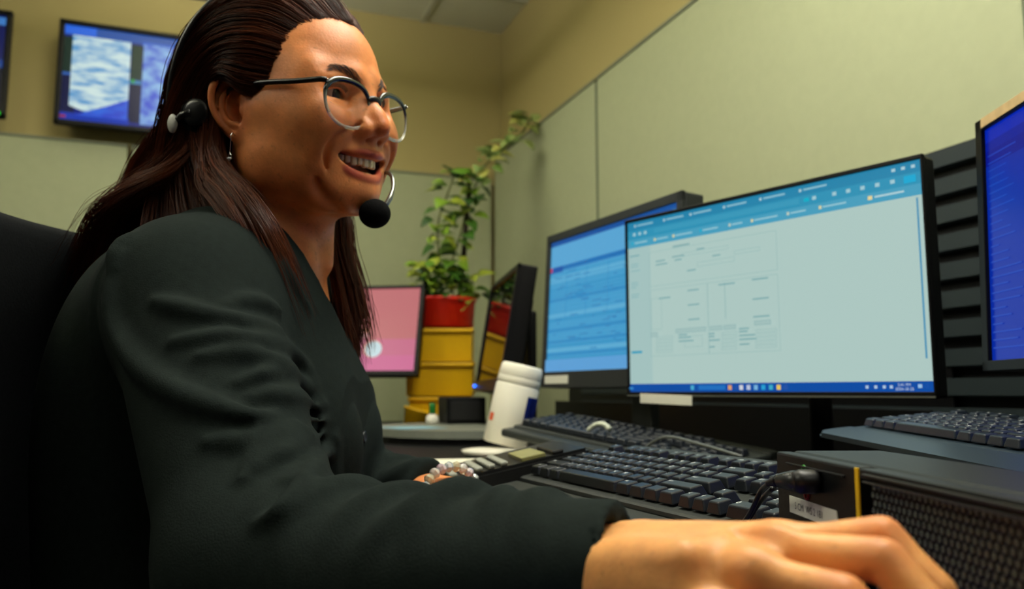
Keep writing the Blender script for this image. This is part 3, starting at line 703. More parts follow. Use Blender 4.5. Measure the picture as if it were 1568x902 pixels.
for gi, (ga, gb, n, s0, s1, r) in enumerate(fields):
    nc = max(6, n // 16); cu = nrng.random(nc); co = nrng.normal(size=(nc, 3)); ct = nrng.random(nc)
    ci = nrng.integers(0, nc, n); u = np.clip(cu[ci] + nrng.normal(size=n) * .05, 0, 1)[:, None, None]
    P = ga[None] * (1 - u) + gb[None] * u
    t = np.linspace(0, 1, 30)[None, :, None]
    P = P + co[ci][:, None, :] * (s0 + (s1 - s0) * t ** 1.5) * .8 + nrng.normal(size=(n, 1, 3)) * (s0 + (s1 - s0) * t) * .35
    ph = nrng.random((n, 1, 1)) * 6.28
    P = P + np.sin(t * (7 + 5 * nrng.random((n, 1, 1))) + ph) * nrng.normal(size=(n, 1, 3)) * .0022 * t
    end = .72 + .28 * nrng.random((n, 1)); tt = np.linspace(0, 1, 26)[None, :] * end * 29
    i0 = np.clip(tt.astype(int), 0, 28); fr = (tt - i0)[:, :, None]; rr = np.arange(n)[:, None]
    Q = P[rr, i0] * (1 - fr) + P[rr, i0 + 1] * fr
    w = lv(HO + Q.reshape(-1, 3) @ HR.T).reshape(Q.shape)
    tn = .55 + .9 * ct[ci] * nrng.uniform(.6, 1.2, n) + (.35 if 5 <= gi <= 9 else 0); add_strands(w, r * nrng.uniform(.7, 1.2, n), np.stack([tn, nrng.random(n), tn], 1))  # front and back locks tinted redder: lit strands put into the colour
# stray hairs: along the hairline, off the back and on the shoulder
n = 60; a = nrng.uniform(-.9, .15, n); root = np.stack([.070 - .02 * a ** 2, a * .045, .094 - .012 * a ** 2], 1); d = np.stack([nrng.uniform(-.1, .6, n), nrng.normal(size=n) * .35, nrng.uniform(.3, 1, n)], 1)
t = np.linspace(0, 1, 26)[None, :, None]; L_ = nrng.uniform(.008, .022, n)[:, None, None]
P = root[:, None] + d[:, None] * L_ * t + V(-1, 0, -.4) * L_ * t ** 2 * .8
add_strands(lv(HO + P.reshape(-1, 3) @ HR.T).reshape(P.shape), np.full(n, .00016), np.full((n, 3), 1.2))
n = 90; k_ = nrng.integers(0, 3, n); g = np.stack([bk1, bk2, bk3])[k_]; e = nrng.normal(size=(n, 1, 3)) * V(.03, .03, .02); q = np.linspace(0, 1, 30)[None, :, None]
P = (g + e * q ** 2)[:, :26]; add_strands(lv(HO + P.reshape(-1, 3) @ HR.T).reshape(P.shape), np.full(n, .00017), np.full((n, 3), 1.3))
nb_ = len(cap_w)
hv = np.vstack([cap_w] + VV); hf_ = np.vstack([cf] + [f + nb_ for f in FF]); ht = np.vstack([np.full((nb_, 3), .4)] + TT)
M_HAIR = mat('dark_auburn_hair', (.02, .008, .005), .32, spec=.32)
def hair_nodes(m):
    nt = m.node_tree; N = nt.nodes.new; L = nt.links.new; b = nt.nodes['Principled BSDF']
    at = N('ShaderNodeAttribute'); at.attribute_name = 'tint'; sp = N('ShaderNodeSeparateColor'); L(at.outputs['Color'], sp.inputs[0])
    mr = N('ShaderNodeMix'); mr.data_type = 'RGBA'; mr.inputs['A'].default_value = (.010, .0042, .003, 1); mr.inputs['B'].default_value = (.19, .045, .015, 1)
    ma = N('ShaderNodeMapRange'); ma.inputs['From Min'].default_value = .5; ma.inputs['From Max'].default_value = 1.75; L(sp.outputs[0], ma.inputs[0]); L(ma.outputs[0], mr.inputs['Factor'])
    L(mr.outputs['Result'], b.inputs['Base Color'])
hair_nodes(M_HAIR)
HAIR = mesh_np('hair', hv, hf_, M_HAIR, PERSON)
ca = HAIR.data.color_attributes.new('tint', 'FLOAT_COLOR', 'POINT'); ca.data.foreach_set('color', np.c_[ht, np.ones(len(ht))].astype(np.float32).ravel())
tag(HAIR, 'long dark auburn hair swept back behind the ear')

# eyebrows: short hairs lying on the brow ridge
def on_skin(p, lift=.0004):
    p = np.array(p, float); e = .0015
    for _ in range(5):
        d = BF.sample(p); g = np.stack([BF.sample(p + e * v) - BF.sample(p - e * v) for v in np.eye(3)], 1); g /= np.linalg.norm(g, axis=1, keepdims=True) + 1e-9
        p -= g * (d - lift)[:, None]
    return p
M_BROW = mat('brow_hair', lin((66, 42, 30)), .6)
for s in (-1, 1):
    n = 190; u = nrng.random(n); arc = smooth_path([mir(q, s) for q in ((.0900, .0105, .0315), (.0850, .0210, .0365), (.0780, .0310, .0385), (.0690, .0400, .0362))], 60)
    ix = (u * 58).astype(int); p0 = arc[ix]; dr = arc[ix + 1] - arc[ix]; dr /= np.linalg.norm(dr, axis=1, keepdims=True)
    wd = np.interp(u, [0, .3, .75, 1], [.0020, .0023, .0015, .0005]); p0 = p0 + np.stack([np.zeros(n), np.zeros(n), nrng.uniform(-1, 1, n) * wd], 1)
    p1 = p0 + (dr + V(0, 0, .35) * (1 - u[:, None])) * nrng.uniform(.004, .007, n)[:, None]
    A_ = on_skin(hd(p0), .0000); B_ = on_skin(hd((p0 + p1) / 2), .0007); C_ = on_skin(hd(p1), .0006)
    v, f, _ = strands(lv(np.stack([A_, B_, C_], 1).reshape(-1, 3)).reshape(n, 3, 3), np.full(n, .00020), '', None, None); mesh_np('eyebrow', v, f, M_BROW, PERSON)
    n = 46; u = np.linspace(0, 1, n); la = smooth_path([mir(V(.0680, .0315, .0165) + V(*r), s) for r in ((.0110, -.0120, .0025), (.0136, -.0030, .0052), (.0126, .0050, .0048), (.0084, .0115, .0022), (.0045, .0150, -.0015))], n)
    dr = np.stack([np.interp(u, [0, 1], [.9, .5]), s * np.interp(u, [0, 1], [-.1, .8]), np.full(n, .25)], 1)
    P = la[:, None] + dr[:, None] * np.linspace(0, 1, 5)[None, :, None] * .0042 + V(0, 0, 1) * (np.linspace(0, 1, 5)[None, :, None] ** 2) * .003
    v, f, _ = strands(lv(hd(P.reshape(-1, 3))).reshape(n, 5, 3), np.full(n, .00022), '', None, None); mesh_np('eyelashes', v, f, M_BROW, PERSON)
# crests of the sleeve folds (level frame), radius
FOLDS = [
    ([(-0.3177, 0.6472, 0.9684), (-0.3157, 0.6361, 0.935), (-0.304, 0.6257, 0.9064), (-0.2722, 0.5955, 0.8791), (-0.2342, 0.5685, 0.8605), (-0.1989, 0.5572, 0.8488), (-0.1656, 0.567, 0.842), (-0.1624, 0.7179, 0.8354)], 0.0075),
    ([(-0.2694, 0.6141, 0.9282), (-0.2539, 0.6098, 0.9238), (-0.2266, 0.608, 0.9169), (-0.2034, 0.6194, 0.9129), (-0.1878, 0.6591, 0.9092)], 0.006),
    ([(-0.2451, 0.5916, 0.8962), (-0.215, 0.5967, 0.9), (-0.1892, 0.6172, 0.8978), (-0.1869, 0.7124, 0.8901), (-0.1739, 0.7214, 0.8677)], 0.0055),
    ([(-0.2222, 0.583, 0.885), (-0.1947, 0.5953, 0.887), (-0.1753, 0.6178, 0.8815), (-0.1814, 0.7086, 0.8675)], 0.0055),
    ([(-0.1909, 0.5759, 0.8665), (-0.176, 0.5988, 0.8728), (-0.1809, 0.7071, 0.8636), (-0.1652, 0.7205, 0.8489)], 0.0055),
    ([(-0.1799, 0.5716, 0.856), (-0.1627, 0.598, 0.8572), (-0.1682, 0.7163, 0.8467)], 0.0055),
    ([(-0.1989, 0.5427, 0.8277), (-0.1712, 0.547, 0.8276), (-0.1512, 0.5821, 0.8358)], 0.0055),
    ([(-0.1671, 0.5189, 0.8064), (-0.1636, 0.5414, 0.8209), (-0.1545, 0.561, 0.8281), (-0.1472, 0.5905, 0.8326)], 0.0055),
    ([(-0.1594, 0.5282, 0.8125), (-0.146, 0.5631, 0.8223), (-0.1633, 0.7149, 0.8242)], 0.0055),
    ([(-0.1459, 0.486, 0.7851), (-0.1314, 0.4867, 0.7948), (-0.1287, 0.5401, 0.8102), (-0.1599, 0.7174, 0.8072)], 0.0055),
    ([(-0.1388, 0.5146, 0.8058), (-0.1627, 0.7144, 0.8074), (-0.1533, 0.7255, 0.8191)], 0.0055),
    ([(-0.3129, 0.658, 0.987), (-0.3185, 0.651, 0.9732), (-0.3152, 0.6414, 0.9582)], 0.006),
    ([(-0.2499, 0.7593, 1.0265), (-0.2092, 0.7316, 0.9779), (-0.1899, 0.7541, 0.9385)], 0.004),
    ([(-0.2172, 0.6227, 0.9262), (-0.2043, 0.6459, 0.9317), (-0.1943, 0.6761, 0.9277)], 0.0055),]
# ================================================================= CLOTHES (children of the person)
def fold_pts(): return FOLDS
ch = .0028 / HQ
SF = Field(axis(-.50, .10, [], ch, ch), axis(.36, 1.20, [], ch, ch), axis(.48, 1.08, [], ch, ch), ch)
wd_r = (WR_R - EL_R) / np.linalg.norm(WR_R - EL_R); wd_l = (WR_L - EL_L) / np.linalg.norm(WR_L - EL_L)
CUFF_R, CUFF_L = WR_R + wd_r * .007, WR_L - wd_l * .028
def torso(B, g):
    B.ell(V(-.285, .830, .85), (.122 + g, .160 + g, .175 + g), None)
    B.ell(V(-.285, .815, .66), (.140 + g, .165 + g, .21 + g), None, .05)
    B.ell(V(-.345, .760, .83), (.075 + g, .080 + g, .16 + g), None, .06)
    for s in (-1, 1): B.ell(V(-.205, .835 + s * .060, .815), (.060 + g, .065 + g, .065 + g), None, .05)
    B.cone(NECK + V(-.022, -.014, -.034), .060 + g, SH_R + V(.005, 0, -.004), .056 + g, .04)
    B.cone(NECK + V(-.01, 0, -.055), .062 + g, SH_L + V(0, 0, -.004), .062 + g, .04)
torso(SF, .004)
SF.cone(SH_R, .065, EL_R + V(-.004, 0, .004), .058, .04)
for q_ in (-.011, .018): SF.chain([EL_R, EL_R * .55 + WR_R * .45 + V(0, 0, -.009) + HS_R * q_ * .6, CUFF_R + wd_r * .01 + HS_R * q_ + V(0, 0, -.003)], [.056, .042, .0270], .03, 'u', 14)
SF.cone(SH_L, .070, EL_L, .056, .04)
SF.chain([EL_L, EL_L * .5 + WR_L * .5, CUFF_L], [.054, .042, .030], .03, 'u', 10)
if os.environ.get('PICKF'):
    _fld = SF
else:
    for pts, r in FOLDS:
        n = len(pts); rr = [r * q for q in np.interp(np.linspace(0, 1, max(n, 8)), [0, .25, .7, 1], [.25, 1, 1, .2])]
        pp = smooth_path(np.array(pts), max(n, 8)); SF.chain(pp, rr, .011, 'u', 22)
# wrinkles round the forearm sleeves
for E_, W_, ts, R0 in ((EL_R, CUFF_R, (.16, .27, .36, .46, .55, .66, .76, .88), (.054, .030)), (EL_L, CUFF_L, (.35, .5, .62, .74, .86), (.050, .032))):
    d = (W_ - E_) / np.linalg.norm(W_ - E_); a = np.cross(d, V(0, 0, 1)); a /= np.linalg.norm(a); b = np.cross(a, d)
    for i, t in enumerate(ts):
        c = E_ * (1 - t) + W_ * t; R_ = R0[0] * (1 - t) + R0[1] * t; sl = (.018, -.012, .022, .010, .024, -.008, .016, .012)[i]
        th = np.linspace(-.3, 2.6, 12) + (.2, .5, -.1, .4, .0, .3, .6, .1)[i]
        pp = [c + (a * math.cos(q) + b * math.sin(q)) * (R_ - .0030) + d * sl * math.cos(q * 1.3 + i) for q in th]
        SF.chain(pp, [.0070 * w for w in np.interp(np.linspace(0, 1, 12), [0, .3, .7, 1], [.1, 1, 1, .1])], .012, 'u', 18)
# open ends
def half(pt, d):
    def fn(X, Y, Zc): return (X - pt[0]) * d[0] + (Y - pt[1]) * d[1] + (Zc - pt[2]) * d[2]
    return fn
def cut_end(c, d, r):
    SF.apply(c - r, c + r, lambda X, Y, Zc: np.maximum(-half(c, d)(X, Y, Zc), np.sqrt((X - c[0]) ** 2 + (Y - c[1]) ** 2 + (Zc - c[2]) ** 2) - r), .002, 's')
tilt_r = V(.93, -.30, .14); tilt_r /= np.linalg.norm(tilt_r)
for c, d in ((CUFF_R, tilt_r), (CUFF_L, wd_l)):
    cut_end(c, d, .085)
    w_ = wd_r if c is CUFF_R else wd_l
    for q_ in ((-.011, .018) if c is CUFF_R else (0,)): SF.cone(c - w_ * .022 + HS_R * q_, .0165, c + w_ * .02 + HS_R * q_, .0220, .002, 's')
# neck opening
SF.chain([NECK + V(-.035, 0, .060), NECK + V(.0, 0, .03), NECK + V(.045, 0, -.02), NECK + V(.110, .0, -.100)], [.068, .064, .056, .026], .012, 's', 12)
sv, sf_ = SF.mesh()
M_KNIT = mat('charcoal_green_knit', (.0118, .0172, .0158), .92, spec=.08, bump=(700, .35), noise=(160, .3))
SWEATER = mesh_np('sweater', lv(sv), sf_, M_KNIT, PERSON)
tag(SWEATER, 'dark charcoal long sleeved knit sweater')
# dark blouse inside the neckline
UF = Field(axis(-.45, .02, [], .005, .005), axis(.60, 1.08, [], .005, .005), axis(.55, 1.06, [], .005, .005), .005)
torso(UF, -.006)
UF.chain([NECK + V(-.03, 0, .060), NECK + V(.0, 0, .03), NECK + V(.04, 0, -.012), NECK + V(.098, .0, -.075)], [.064, .058, .044, .016], .01, 's', 12)
uv, uf = UF.mesh()
BLOUSE = mesh_np('blouse', lv(uv), uf, mat('navy_black_blouse', (.004, .0046, .007), .75, spec=.2, bump=(500, .2)), PERSON)
tag(BLOUSE, 'near black blouse under the open neckline')
for k, (px_, pz_) in enumerate(((0, .905), (0, .815), (0, .730))):
    # buttons sit on the sweater's front
    o_ = V(.15, .80, pz_); t_ = 0
    for _ in range(200):
        d_ = SF.sample(o_ + V(-1, .10, 0) * t_)[0]
        if d_ < .0004: break
        t_ += max(min(d_ * .8, .02), .0005)
    c_ = o_ + V(-1, .10, 0) * t_
    b = MB(); b.lathe([(0, 0), (.0058, 0), (.0062, .0010), (.0050, .0019), (.0038, .0014), (0, .0014)], 20, Matrix.Translation(Vector(lv(c_))) @ Vector(lv(V(1, -.12, .05))).to_track_quat('Z', 'Y').to_matrix().to_4x4(), False)
    b.build('button', mat('dark_button', (.012, .014, .02), .3), PERSON)
# trousers: hips and thighs under the desk edge
TF = Field(axis(-.48, .30, [], .008, .008), axis(.60, 1.10, [], .008, .008), axis(.02, .64, [], .008, .008), .008)
TF.ell(V(-.285, .83, .54), (.145, .185, .10), None)
for s in (-1, 1):
    hp_, kn, ft = V(-.27, .83 + s * .09, .535), V(.13, .83 + s * .10, .53), V(.12, .83 + s * .10, .10)
    TF.cone(hp_, .090, kn, .066, .04); TF.cone(kn, .062, ft, .045, .03)
tv_, tf_ = TF.mesh(); mesh_np('trousers', lv(tv_), tf_, mat('black_trousers', (.008, .008, .01), .8), PERSON)
for s in (-1, 1):
    b = MB(); b.ball((0, 0, 0), .05, 16, 10, (2.4, .9, .9)); b.build('shoe', mat('black_shoe', (.008, .008, .008), .4), PERSON, Matrix.Translation(Vector(lv(V(.175, .83 + s * .10, .046)))) @ Matrix.Rotation(-YAW, 4, 'Z'))
# ================================================================= THINGS WORN (head frame -> world by the empty's matrix)
def head_empty(name):
    o = bpy.data.objects.new(name, None); COL.objects.link(o); o.matrix_world = HM; o.empty_display_size = .03; return o
M_BLACK = mat('black_plastic', (.006, .006, .007), .32, spec=.5)
M_MATTE = mat('black_foam', (.004, .004, .0045), .95, spec=.1, bump=(900, .5))
M_STEEL = mat('silver_metal', (.62, .62, .60), .22, metal=1.0)
M_GLASS = mat('lens_glass', (1, 1, 1), .0, spec=.5, trans=1.0, ior=1.13)
def frame_mat():
    m = mat('fading_acetate', (.01, .03, .035), .12, spec=.6, coat=.5); nt = m.node_tree; N = nt.nodes.new; L = nt.links.new; b = nt.nodes['Principled BSDF']
    tc = N('ShaderNodeTexCoord'); sx = N('ShaderNodeSeparateXYZ'); L(tc.outputs['Object'], sx.inputs[0])
    mr = N('ShaderNodeMapRange'); mr.inputs['From Min'].default_value = -.010; mr.inputs['From Max'].default_value = .012; L(sx.outputs['Z'], mr.inputs[0])
    mx = N('ShaderNodeMix'); mx.data_type = 'RGBA'; mx.inputs['A'].default_value = (.80, .80, .74, 1); mx.inputs['B'].default_value = (.004, .010, .013, 1); L(mr.outputs[0], mx.inputs['Factor']); L(mx.outputs['Result'], b.inputs['Base Color'])
    iv = N('ShaderNodeMath'); iv.operation = 'SUBTRACT'; iv.inputs[0].default_value = 1; L(mr.outputs[0], iv.inputs[1]); m2 = N('ShaderNodeMath'); m2.operation = 'MULTIPLY'; m2.inputs[1].default_value = .75; L(iv.outputs[0], m2.inputs[0]); L(m2.outputs[0], b.inputs['Transmission Weight'])
    return m
M_FRAME = frame_mat()
GL = head_empty('eyeglasses'); tag(GL, 'black and clear rimmed eyeglasses on the smiling person\'s nose', 'eyeglasses')
def lens_outline(n=56, gx=0.0, gz=0.0):
    out = []
    for i in range(n):
        a = 2 * PI * i / n; c, s = math.cos(a), math.sin(a)
        y = math.copysign(abs(c) ** (2 / 2.35), c) * (.0275 + gx); z = math.copysign(abs(s) ** (2 / (2.6 if s > 0 else 2.15)), s) * (.0225 + gz)
        y *= 1.0 + .06 * (z / .0225)
        out.append((y, z))
    return out
def lens_pt(y, z, s):                                       # y outward from the lens centre
    return (.0995 - .0035 * ((y + .0275) / .055) ** 2 - .004 * (y + .0275) / .055, s * (.0355 + y), .0030 + z)
for s in (-1, 1):
    ol = [lens_pt(y, z, s) for y, z in lens_outline()]
    rr = [.0013 + .0010 * max(0, min(1, (p[2] - .004) / .018)) for p in ol]
    MB().tube(ol, rr, 8, True, 1.35).build('rim', M_FRAME, GL)
    lb = MB(); il = lens_outline(48, -.0004, -.0004); qs = (1, .85, .65, .45, .25)
    def ring(q, d): return [lb.bm.verts.new(Vector(lens_pt(y * q, z * q, s)) + Vector((d + .0020 * (1 - q * q), 0, 0))) for y, z in il]
    for d in (.0007, -.0007):
        rg = [ring(q, d) for q in qs]; cen = lb.bm.verts.new(Vector(lens_pt(0, 0, s)) + Vector((d + .0020, 0, 0)))
        for a_, b_ in zip(rg[:-1], rg[1:]):
            for i in range(48): lb.bm.faces.new([a_[i], a_[(i + 1) % 48], b_[(i + 1) % 48], b_[i]])
        for i in range(48): lb.bm.faces.new([rg[-1][i], rg[-1][(i + 1) % 48], cen])
        if d > 0: r0 = rg[0]
    for i in range(48): lb.bm.faces.new([r0[i], r0[(i + 1) % 48], rg[0][(i + 1) % 48], rg[0][i]])
    for f in lb.bm.faces: f.smooth = True
    for e in lb.bm.edges:
        if e.verts[0] in r0 and e.verts[1] in r0 or e.verts[0] in rg[0] and e.verts[1] in rg[0]: e.smooth = False
    lb.build('lens', M_GLASS, GL)
    t = MB(); h = Vector(lens_pt(.0262, .0172, s))
    pts = smooth_path([h + Vector((.0005, 0, .0005)), h + Vector((-.004, s * .0035, .0010)), h + Vector((-.012, s * .0055, .0010)), (.060, s * .0715, .0215), (.030, s * .0755, .0235), (-.004, s * .0775, .0240), (-.020, s * .0770, .0200), (-.036, s * .0740, .006)], 30)
    t.tube(pts, [.0024] * 20 + [.0021] * 10, 8, False, 1.15); t.build('temple', M_BLACK if s < 0 else M_FRAME, GL)
    r = MB()
    for k in (0, 1): r.ball(h + Vector((.0026 - k * .001, s * (.001 - .0045 * k), .0005)), .0009, 10, 6)
    r.build('rivet', M_STEEL, GL)
    w = MB().tube([lens_pt(-.0235, -.002, s), (.0965, s * .0100, -.001), (.0935, s * .0105, -.004)], .0006, 6); w.ball((.0925, s * .0108, -.0055), .0036, 12, 8, (.3, .45, 1)); w.build('nose_pad', M_FRAME, GL)
MB().tube(smooth_path([lens_pt(-.0262, .0090, -1), (.1015, -.005, .0140), (.1022, 0, .0146), (.1015, .005, .0140), lens_pt(-.0262, .0090, 1)], 16), .0021, 8, False, 1.4).build('bridge', M_BLACK, GL)

# headset
HS = head_empty('headset'); tag(HS, 'black call headset with foam microphone worn over auburn hair', 'headset')
bandp = smooth_path([(-.0850, -.0875, -.004), (-.0870, -.0905, .020), (-.0785, -.0885, .060), (-.0645, -.0800, .095), (-.0500, -.0600, .126), (-.0400, -.0300, .149), (-.0370, 0, .1560)], 40)
bandp = np.vstack([bandp, (bandp * V(1, -1, 1))[::-1][1:]])
MB().tube(bandp, [.0062] * len(bandp), 10, False, .5).build('headband', M_BLACK, HS)
M_CAP = mat('silver_cap', (.62, .62, .58), .35)
for s in (-1, 1):
    c = Vector((-.0500, s * .0835, .0010)); rot = Matrix.Rotation(s * -PI / 2, 3, 'X') @ Matrix.Rotation(-.30 * s, 3, 'Y')
    T_ = Matrix.Translation(c) @ rot.to_4x4()
    MB().lathe([(.0, -.004), (.016, -.004), (.0195, -.001), (.0205, .002), (.0185, .005), (.012, .006), (0, .0062)], 32, T_, False).build('ear_cushion', M_MATTE, HS)
    MB().lathe([(0, .005), (.0115, .005), (.0140, .0065), (.0135, .0090), (.0095, .0105), (0, .0107)], 28, T_, False).build('ear_cup', M_BLACK, HS)
    MB().tube([c + Vector((-.002, s * .009, .0)), c + Vector((-.012, s * .012, -.002)), (-.0740, s * .0930, -.006), (-.0835, s * .0885, .002)], [.0045, .0036, .0036, .0040], 10).build('yoke', M_BLACK, HS)
    MB().ball((-.0745, s * .0965, -.0080), .0095, 20, 12, (.62, .42, 1.0)).build('end_cap', M_CAP, HS)
boom = smooth_path([(-.066, .096, -.002), (-.040, .098, -.018), (.010, .086, -.038), (.050, .064, -.046), (.0795, .045, -.0500), (.0935, .036, -.0560), (.1030, .026, -.0690), (.1060, .016, -.0820), (.1040, .008, -.0930)], 48)
MB().tube(boom, [.0022] * 36 + [.0021, .0022, .0024, .0026, .0027, .0028, .0028, .0028, .0028, .0028, .0028, .0028], 10).build('microphone_boom', mat('boom_metal', (.22, .23, .22), .25, metal=.8), HS)
MB().ball((.0985, .0015, -.0985), .0158, 28, 18, (1, 1, .93)).build('microphone_foam', M_MATTE, HS)
wire = smooth_path([(-.066, .094, -.012), (-.030, .080, -.060), (.004, .066, -.120), (.020, .060, -.175), (.030, .055, -.240)], 30)
MB().tube(wire, .0013, 6).build('headset_cord', M_BLACK, HS)
# earring
ER = head_empty('earring'); tag(ER, 'silver drop earring with a small clear stone in the right ear lobe', 'earring')
ep = V(-.008, -.0815, -.0235)
MB().tube(smooth_path([ep + V(-.001, .004, .000), ep + V(.0006, .0, .0015), ep + V(.0006, -.0026, -.001), ep + V(0, -.0028, -.009), ep + V(-.001, -.0025, -.0165)], 18), .00048, 6).build('hook', M_STEEL, ER)
b = MB(); g0 = ep + V(-.0012, -.0025, -.0170)
b.tube([g0, g0 + V(.002, 0, -.0035), g0 + V(.0012, 0, -.007), g0 + V(-.0016, 0, -.007), g0 + V(-.0018, 0, -.0035)], .00045, 6, True); b.build('setting', M_STEEL, ER)
b = MB(); b.lathe([(0, -.0026), (.0024, -.0003), (.0024, .0002), (.0014, .0013), (0, .0013)], 8, Matrix.Translation(Vector(g0 + V(-.0003, -.0004, -.0062))), False, False); b.build('stone', mat('clear_stone', (.92, .94, .96), .04, spec=.9, trans=.55, ior=1.7), ER)
# bracelet on the left wrist
BR = empty('bracelet', lv(WR_L + V(.0, .0, .0))); tag(BR, 'beaded bracelet of clear crystal beads on the far wrist', 'bracelet')
bx = WR_L - EL_L; bx /= np.linalg.norm(bx); by = np.cross(V(0, 0, 1), bx); by /= np.linalg.norm(by); bz = np.cross(bx, by)
bc = WR_L + bx * .010; M_BEAD = [mat('crystal_bead', c, .06, spec=.8, trans=.45, ior=1.6) for c in ((.80, .82, .78), (.72, .70, .50), (.62, .72, .74), (.80, .74, .80))]
nbd = 23
for i in range(nbd):
    a = 2 * PI * i / nbd; p = bc + by * math.cos(a) * .0355 + bz * (math.sin(a) * .0285) + bx * (math.cos(a) * -.004)
    b = MB(); b.lathe([(.0012, -.0052), (.0044, -.0030), (.0058, 0), (.0044, .0030), (.0012, .0052)], 8, Matrix.Translation(Vector(lv(p) - lv(WR_L))) @ Vector(lv(-by * math.sin(a) + bz * math.cos(a))).to_track_quat('Z', 'Y').to_matrix().to_4x4(), True, False)
    b.build('bead', M_BEAD[i % 4], BR)
# ================================================================= SCREENS
def screen_mat(name, strength):
    m = mat(name, (.004, .004, .005), .25, spec=.3); nt = m.node_tree; b = nt.nodes['Principled BSDF']
    at = nt.nodes.new('ShaderNodeAttribute'); at.attribute_name = 'px'; nt.links.new(at.outputs['Color'], b.inputs['Emission Color']); b.inputs['Emission Strength'].default_value = strength; return m
M_SCREEN = screen_mat('lit_screen', 1.0)
def text_faces(s, h):
    """triangles of a line of lettering, height h, starting at the origin"""
    cu = bpy.data.curves.new('t', 'FONT'); cu.body = s; cu.size = 1.0; ob = bpy.data.objects.new('t', cu); COL.objects.link(ob)
    me = bpy.data.meshes.new_from_object(ob.evaluated_get(bpy.context.evaluated_depsgraph_get()))
    me.calc_loop_triangles(); v = np.array([q.co[:2] for q in me.vertices]) if len(me.vertices) else np.zeros((0, 2)); f = [tuple(t.vertices) for t in me.loop_triangles]
    bpy.data.objects.remove(ob); bpy.data.curves.remove(cu); bpy.data.meshes.remove(me)
    return v * h / .72, f
def screen(parent, W, H, items, M=None, name='screen', m=None):
    """items: (x0,y0,x1,y1,rgb255) in fractions from the top left, or ('text', x, y, height, string, rgb)"""
    vs, fs, cs = [], [], []
    for k, it in enumerate(items):
        dz = .00004 * k + .0002
        if it[0] == 'text':
            _, x, y, h, st, c = it; v, f = text_faces(st, h * H); o = len(vs)
            for a, b in v: vs.append((x * W - W / 2 + a, H / 2 - y * H + b, dz)); cs.append(c)
            fs += [tuple(i + o for i in t) for t in f]
        elif it[0] == 'poly':
            o = len(vs)
            for a, b in it[1]: vs.append((a * W - W / 2, H / 2 - b * H, dz)); cs.append(it[2])
            fs.append(tuple(range(o, o + len(it[1]))))
        else:
            x0, y0, x1, y1, c = it; o = len(vs)
            for a, b in ((x0, y1), (x1, y1), (x1, y0), (x0, y0)): vs.append((a * W - W / 2, H / 2 - b * H, dz)); cs.append(c)
            fs.append((o, o + 1, o + 2, o + 3))
    me = bpy.data.meshes.new(name); me.from_pydata(vs, [], fs); ca = me.color_attributes.new('px', 'FLOAT_COLOR', 'POINT')
    ca.data.foreach_set('color', np.array([(*lin(c), 1) for c in cs], np.float32).ravel())
    o = link(name, me, m or M_SCREEN, parent)
    if M is not None: o.matrix_basis = M
    return o
FACE = Matrix(((0, 0, -1, 0), (-1, 0, 0, 0), (0, 1, 0, 0), (0, 0, 0, 1)))      # screen plane -> facing -x of its stand, right = -y, up = z
M_CASE = mat('monitor_case', (.004, .004, .0045), .4, spec=.25)
M_BEZEL2 = mat('grey_bezel', (.022, .026, .026), .45, spec=.4)
def monitor(name, label, loc, rz, W, H, bz, items, m_case=None, depth=.045, tilt=0.0, stand='foot', group=None, scr=None):
    """screen area W x H, bz = (side, top, bottom) bezels; loc = middle of the screen face; faces -x turned by rz"""
    o = empty(name, (loc[0], loc[1], .74)); o.rotation_euler = (0, 0, rz); tag(o, label, 'monitor', group); mc = m_case or M_CASE
    T = Matrix.Translation((0, 0, loc[2] - .74)) @ Matrix.Rotation(tilt, 4, 'Y')
    w, h = W + 2 * bz[0], H + bz[1] + bz[2]; zc = (bz[1] - bz[2]) / 2
    b = MB(); fr = .005
    b.box((-.001, w / 2 - bz[0] / 2, zc), (.008, bz[0], h), .0010); b.box((-.001, -w / 2 + bz[0] / 2, zc), (.008, bz[0], h), .0010)
    b.box((-.001, 0, H / 2 + bz[1] / 2), (.008, w, bz[1]), .0010); b.box((-.001, 0, -H / 2 - bz[2] / 2), (.008, w, bz[2]), .0010)
    b.build('bezel', mc, o, T)
    b = MB(); b.box((depth * .35 + .002, 0, zc), (depth * .7, w - .001, h - .001), .004); b.box((depth * .75, 0, zc), (depth * .6, w * .62, h * .62), .012); b.build('casing', mc, o, T)
    s = screen(o, W, H, items, T @ FACE, m=scr)
    b = MB(); zb = -(loc[2] - .74)
    if stand == 'foot':
        b.box((depth + .03, 0, zb / 2 + .02), (.022, .07, -zb + .06), .006); b.build('stand_neck', mc, o, Matrix.Translation((0, 0, loc[2] - .74)))
        b = MB(); b.box((.05, 0, .007), (.19, .24, .014), .006); b.build('stand_base', mc, o)
    else:
        b.box((depth + .012, 0, 0), (.014, .11, .11), .003); b.tube([(depth + .018, 0, 0), (depth + .06, stand[0] * .3, -.02), (stand[2], stand[0], -.03)], .016, 10); b.build('mounting_arm', mc, o, Matrix.Translation((0, 0, loc[2] - .74)))
        b = MB(); b.tube([(stand[2], stand[0], 0), (stand[2], stand[0], loc[2] - .74 + .02)], .018, 14); b.lathe([(.055, 0), (.055, .010), (.02, .016)], 24, Matrix.Translation((stand[2], stand[0], 0))); b.build('arm_post', mc, o)
    return o, T
def sticker(o, T, c, d, m, name='label_sticker', rx=0.0):
    MB().box((0, 0, 0), d, .0004).build(name, m, o, T @ Matrix.Translation(c) @ Matrix.Rotation(rx, 4, 'X'))
M_LABEL = mat('paper_label', lin((222, 220, 204)), .6)

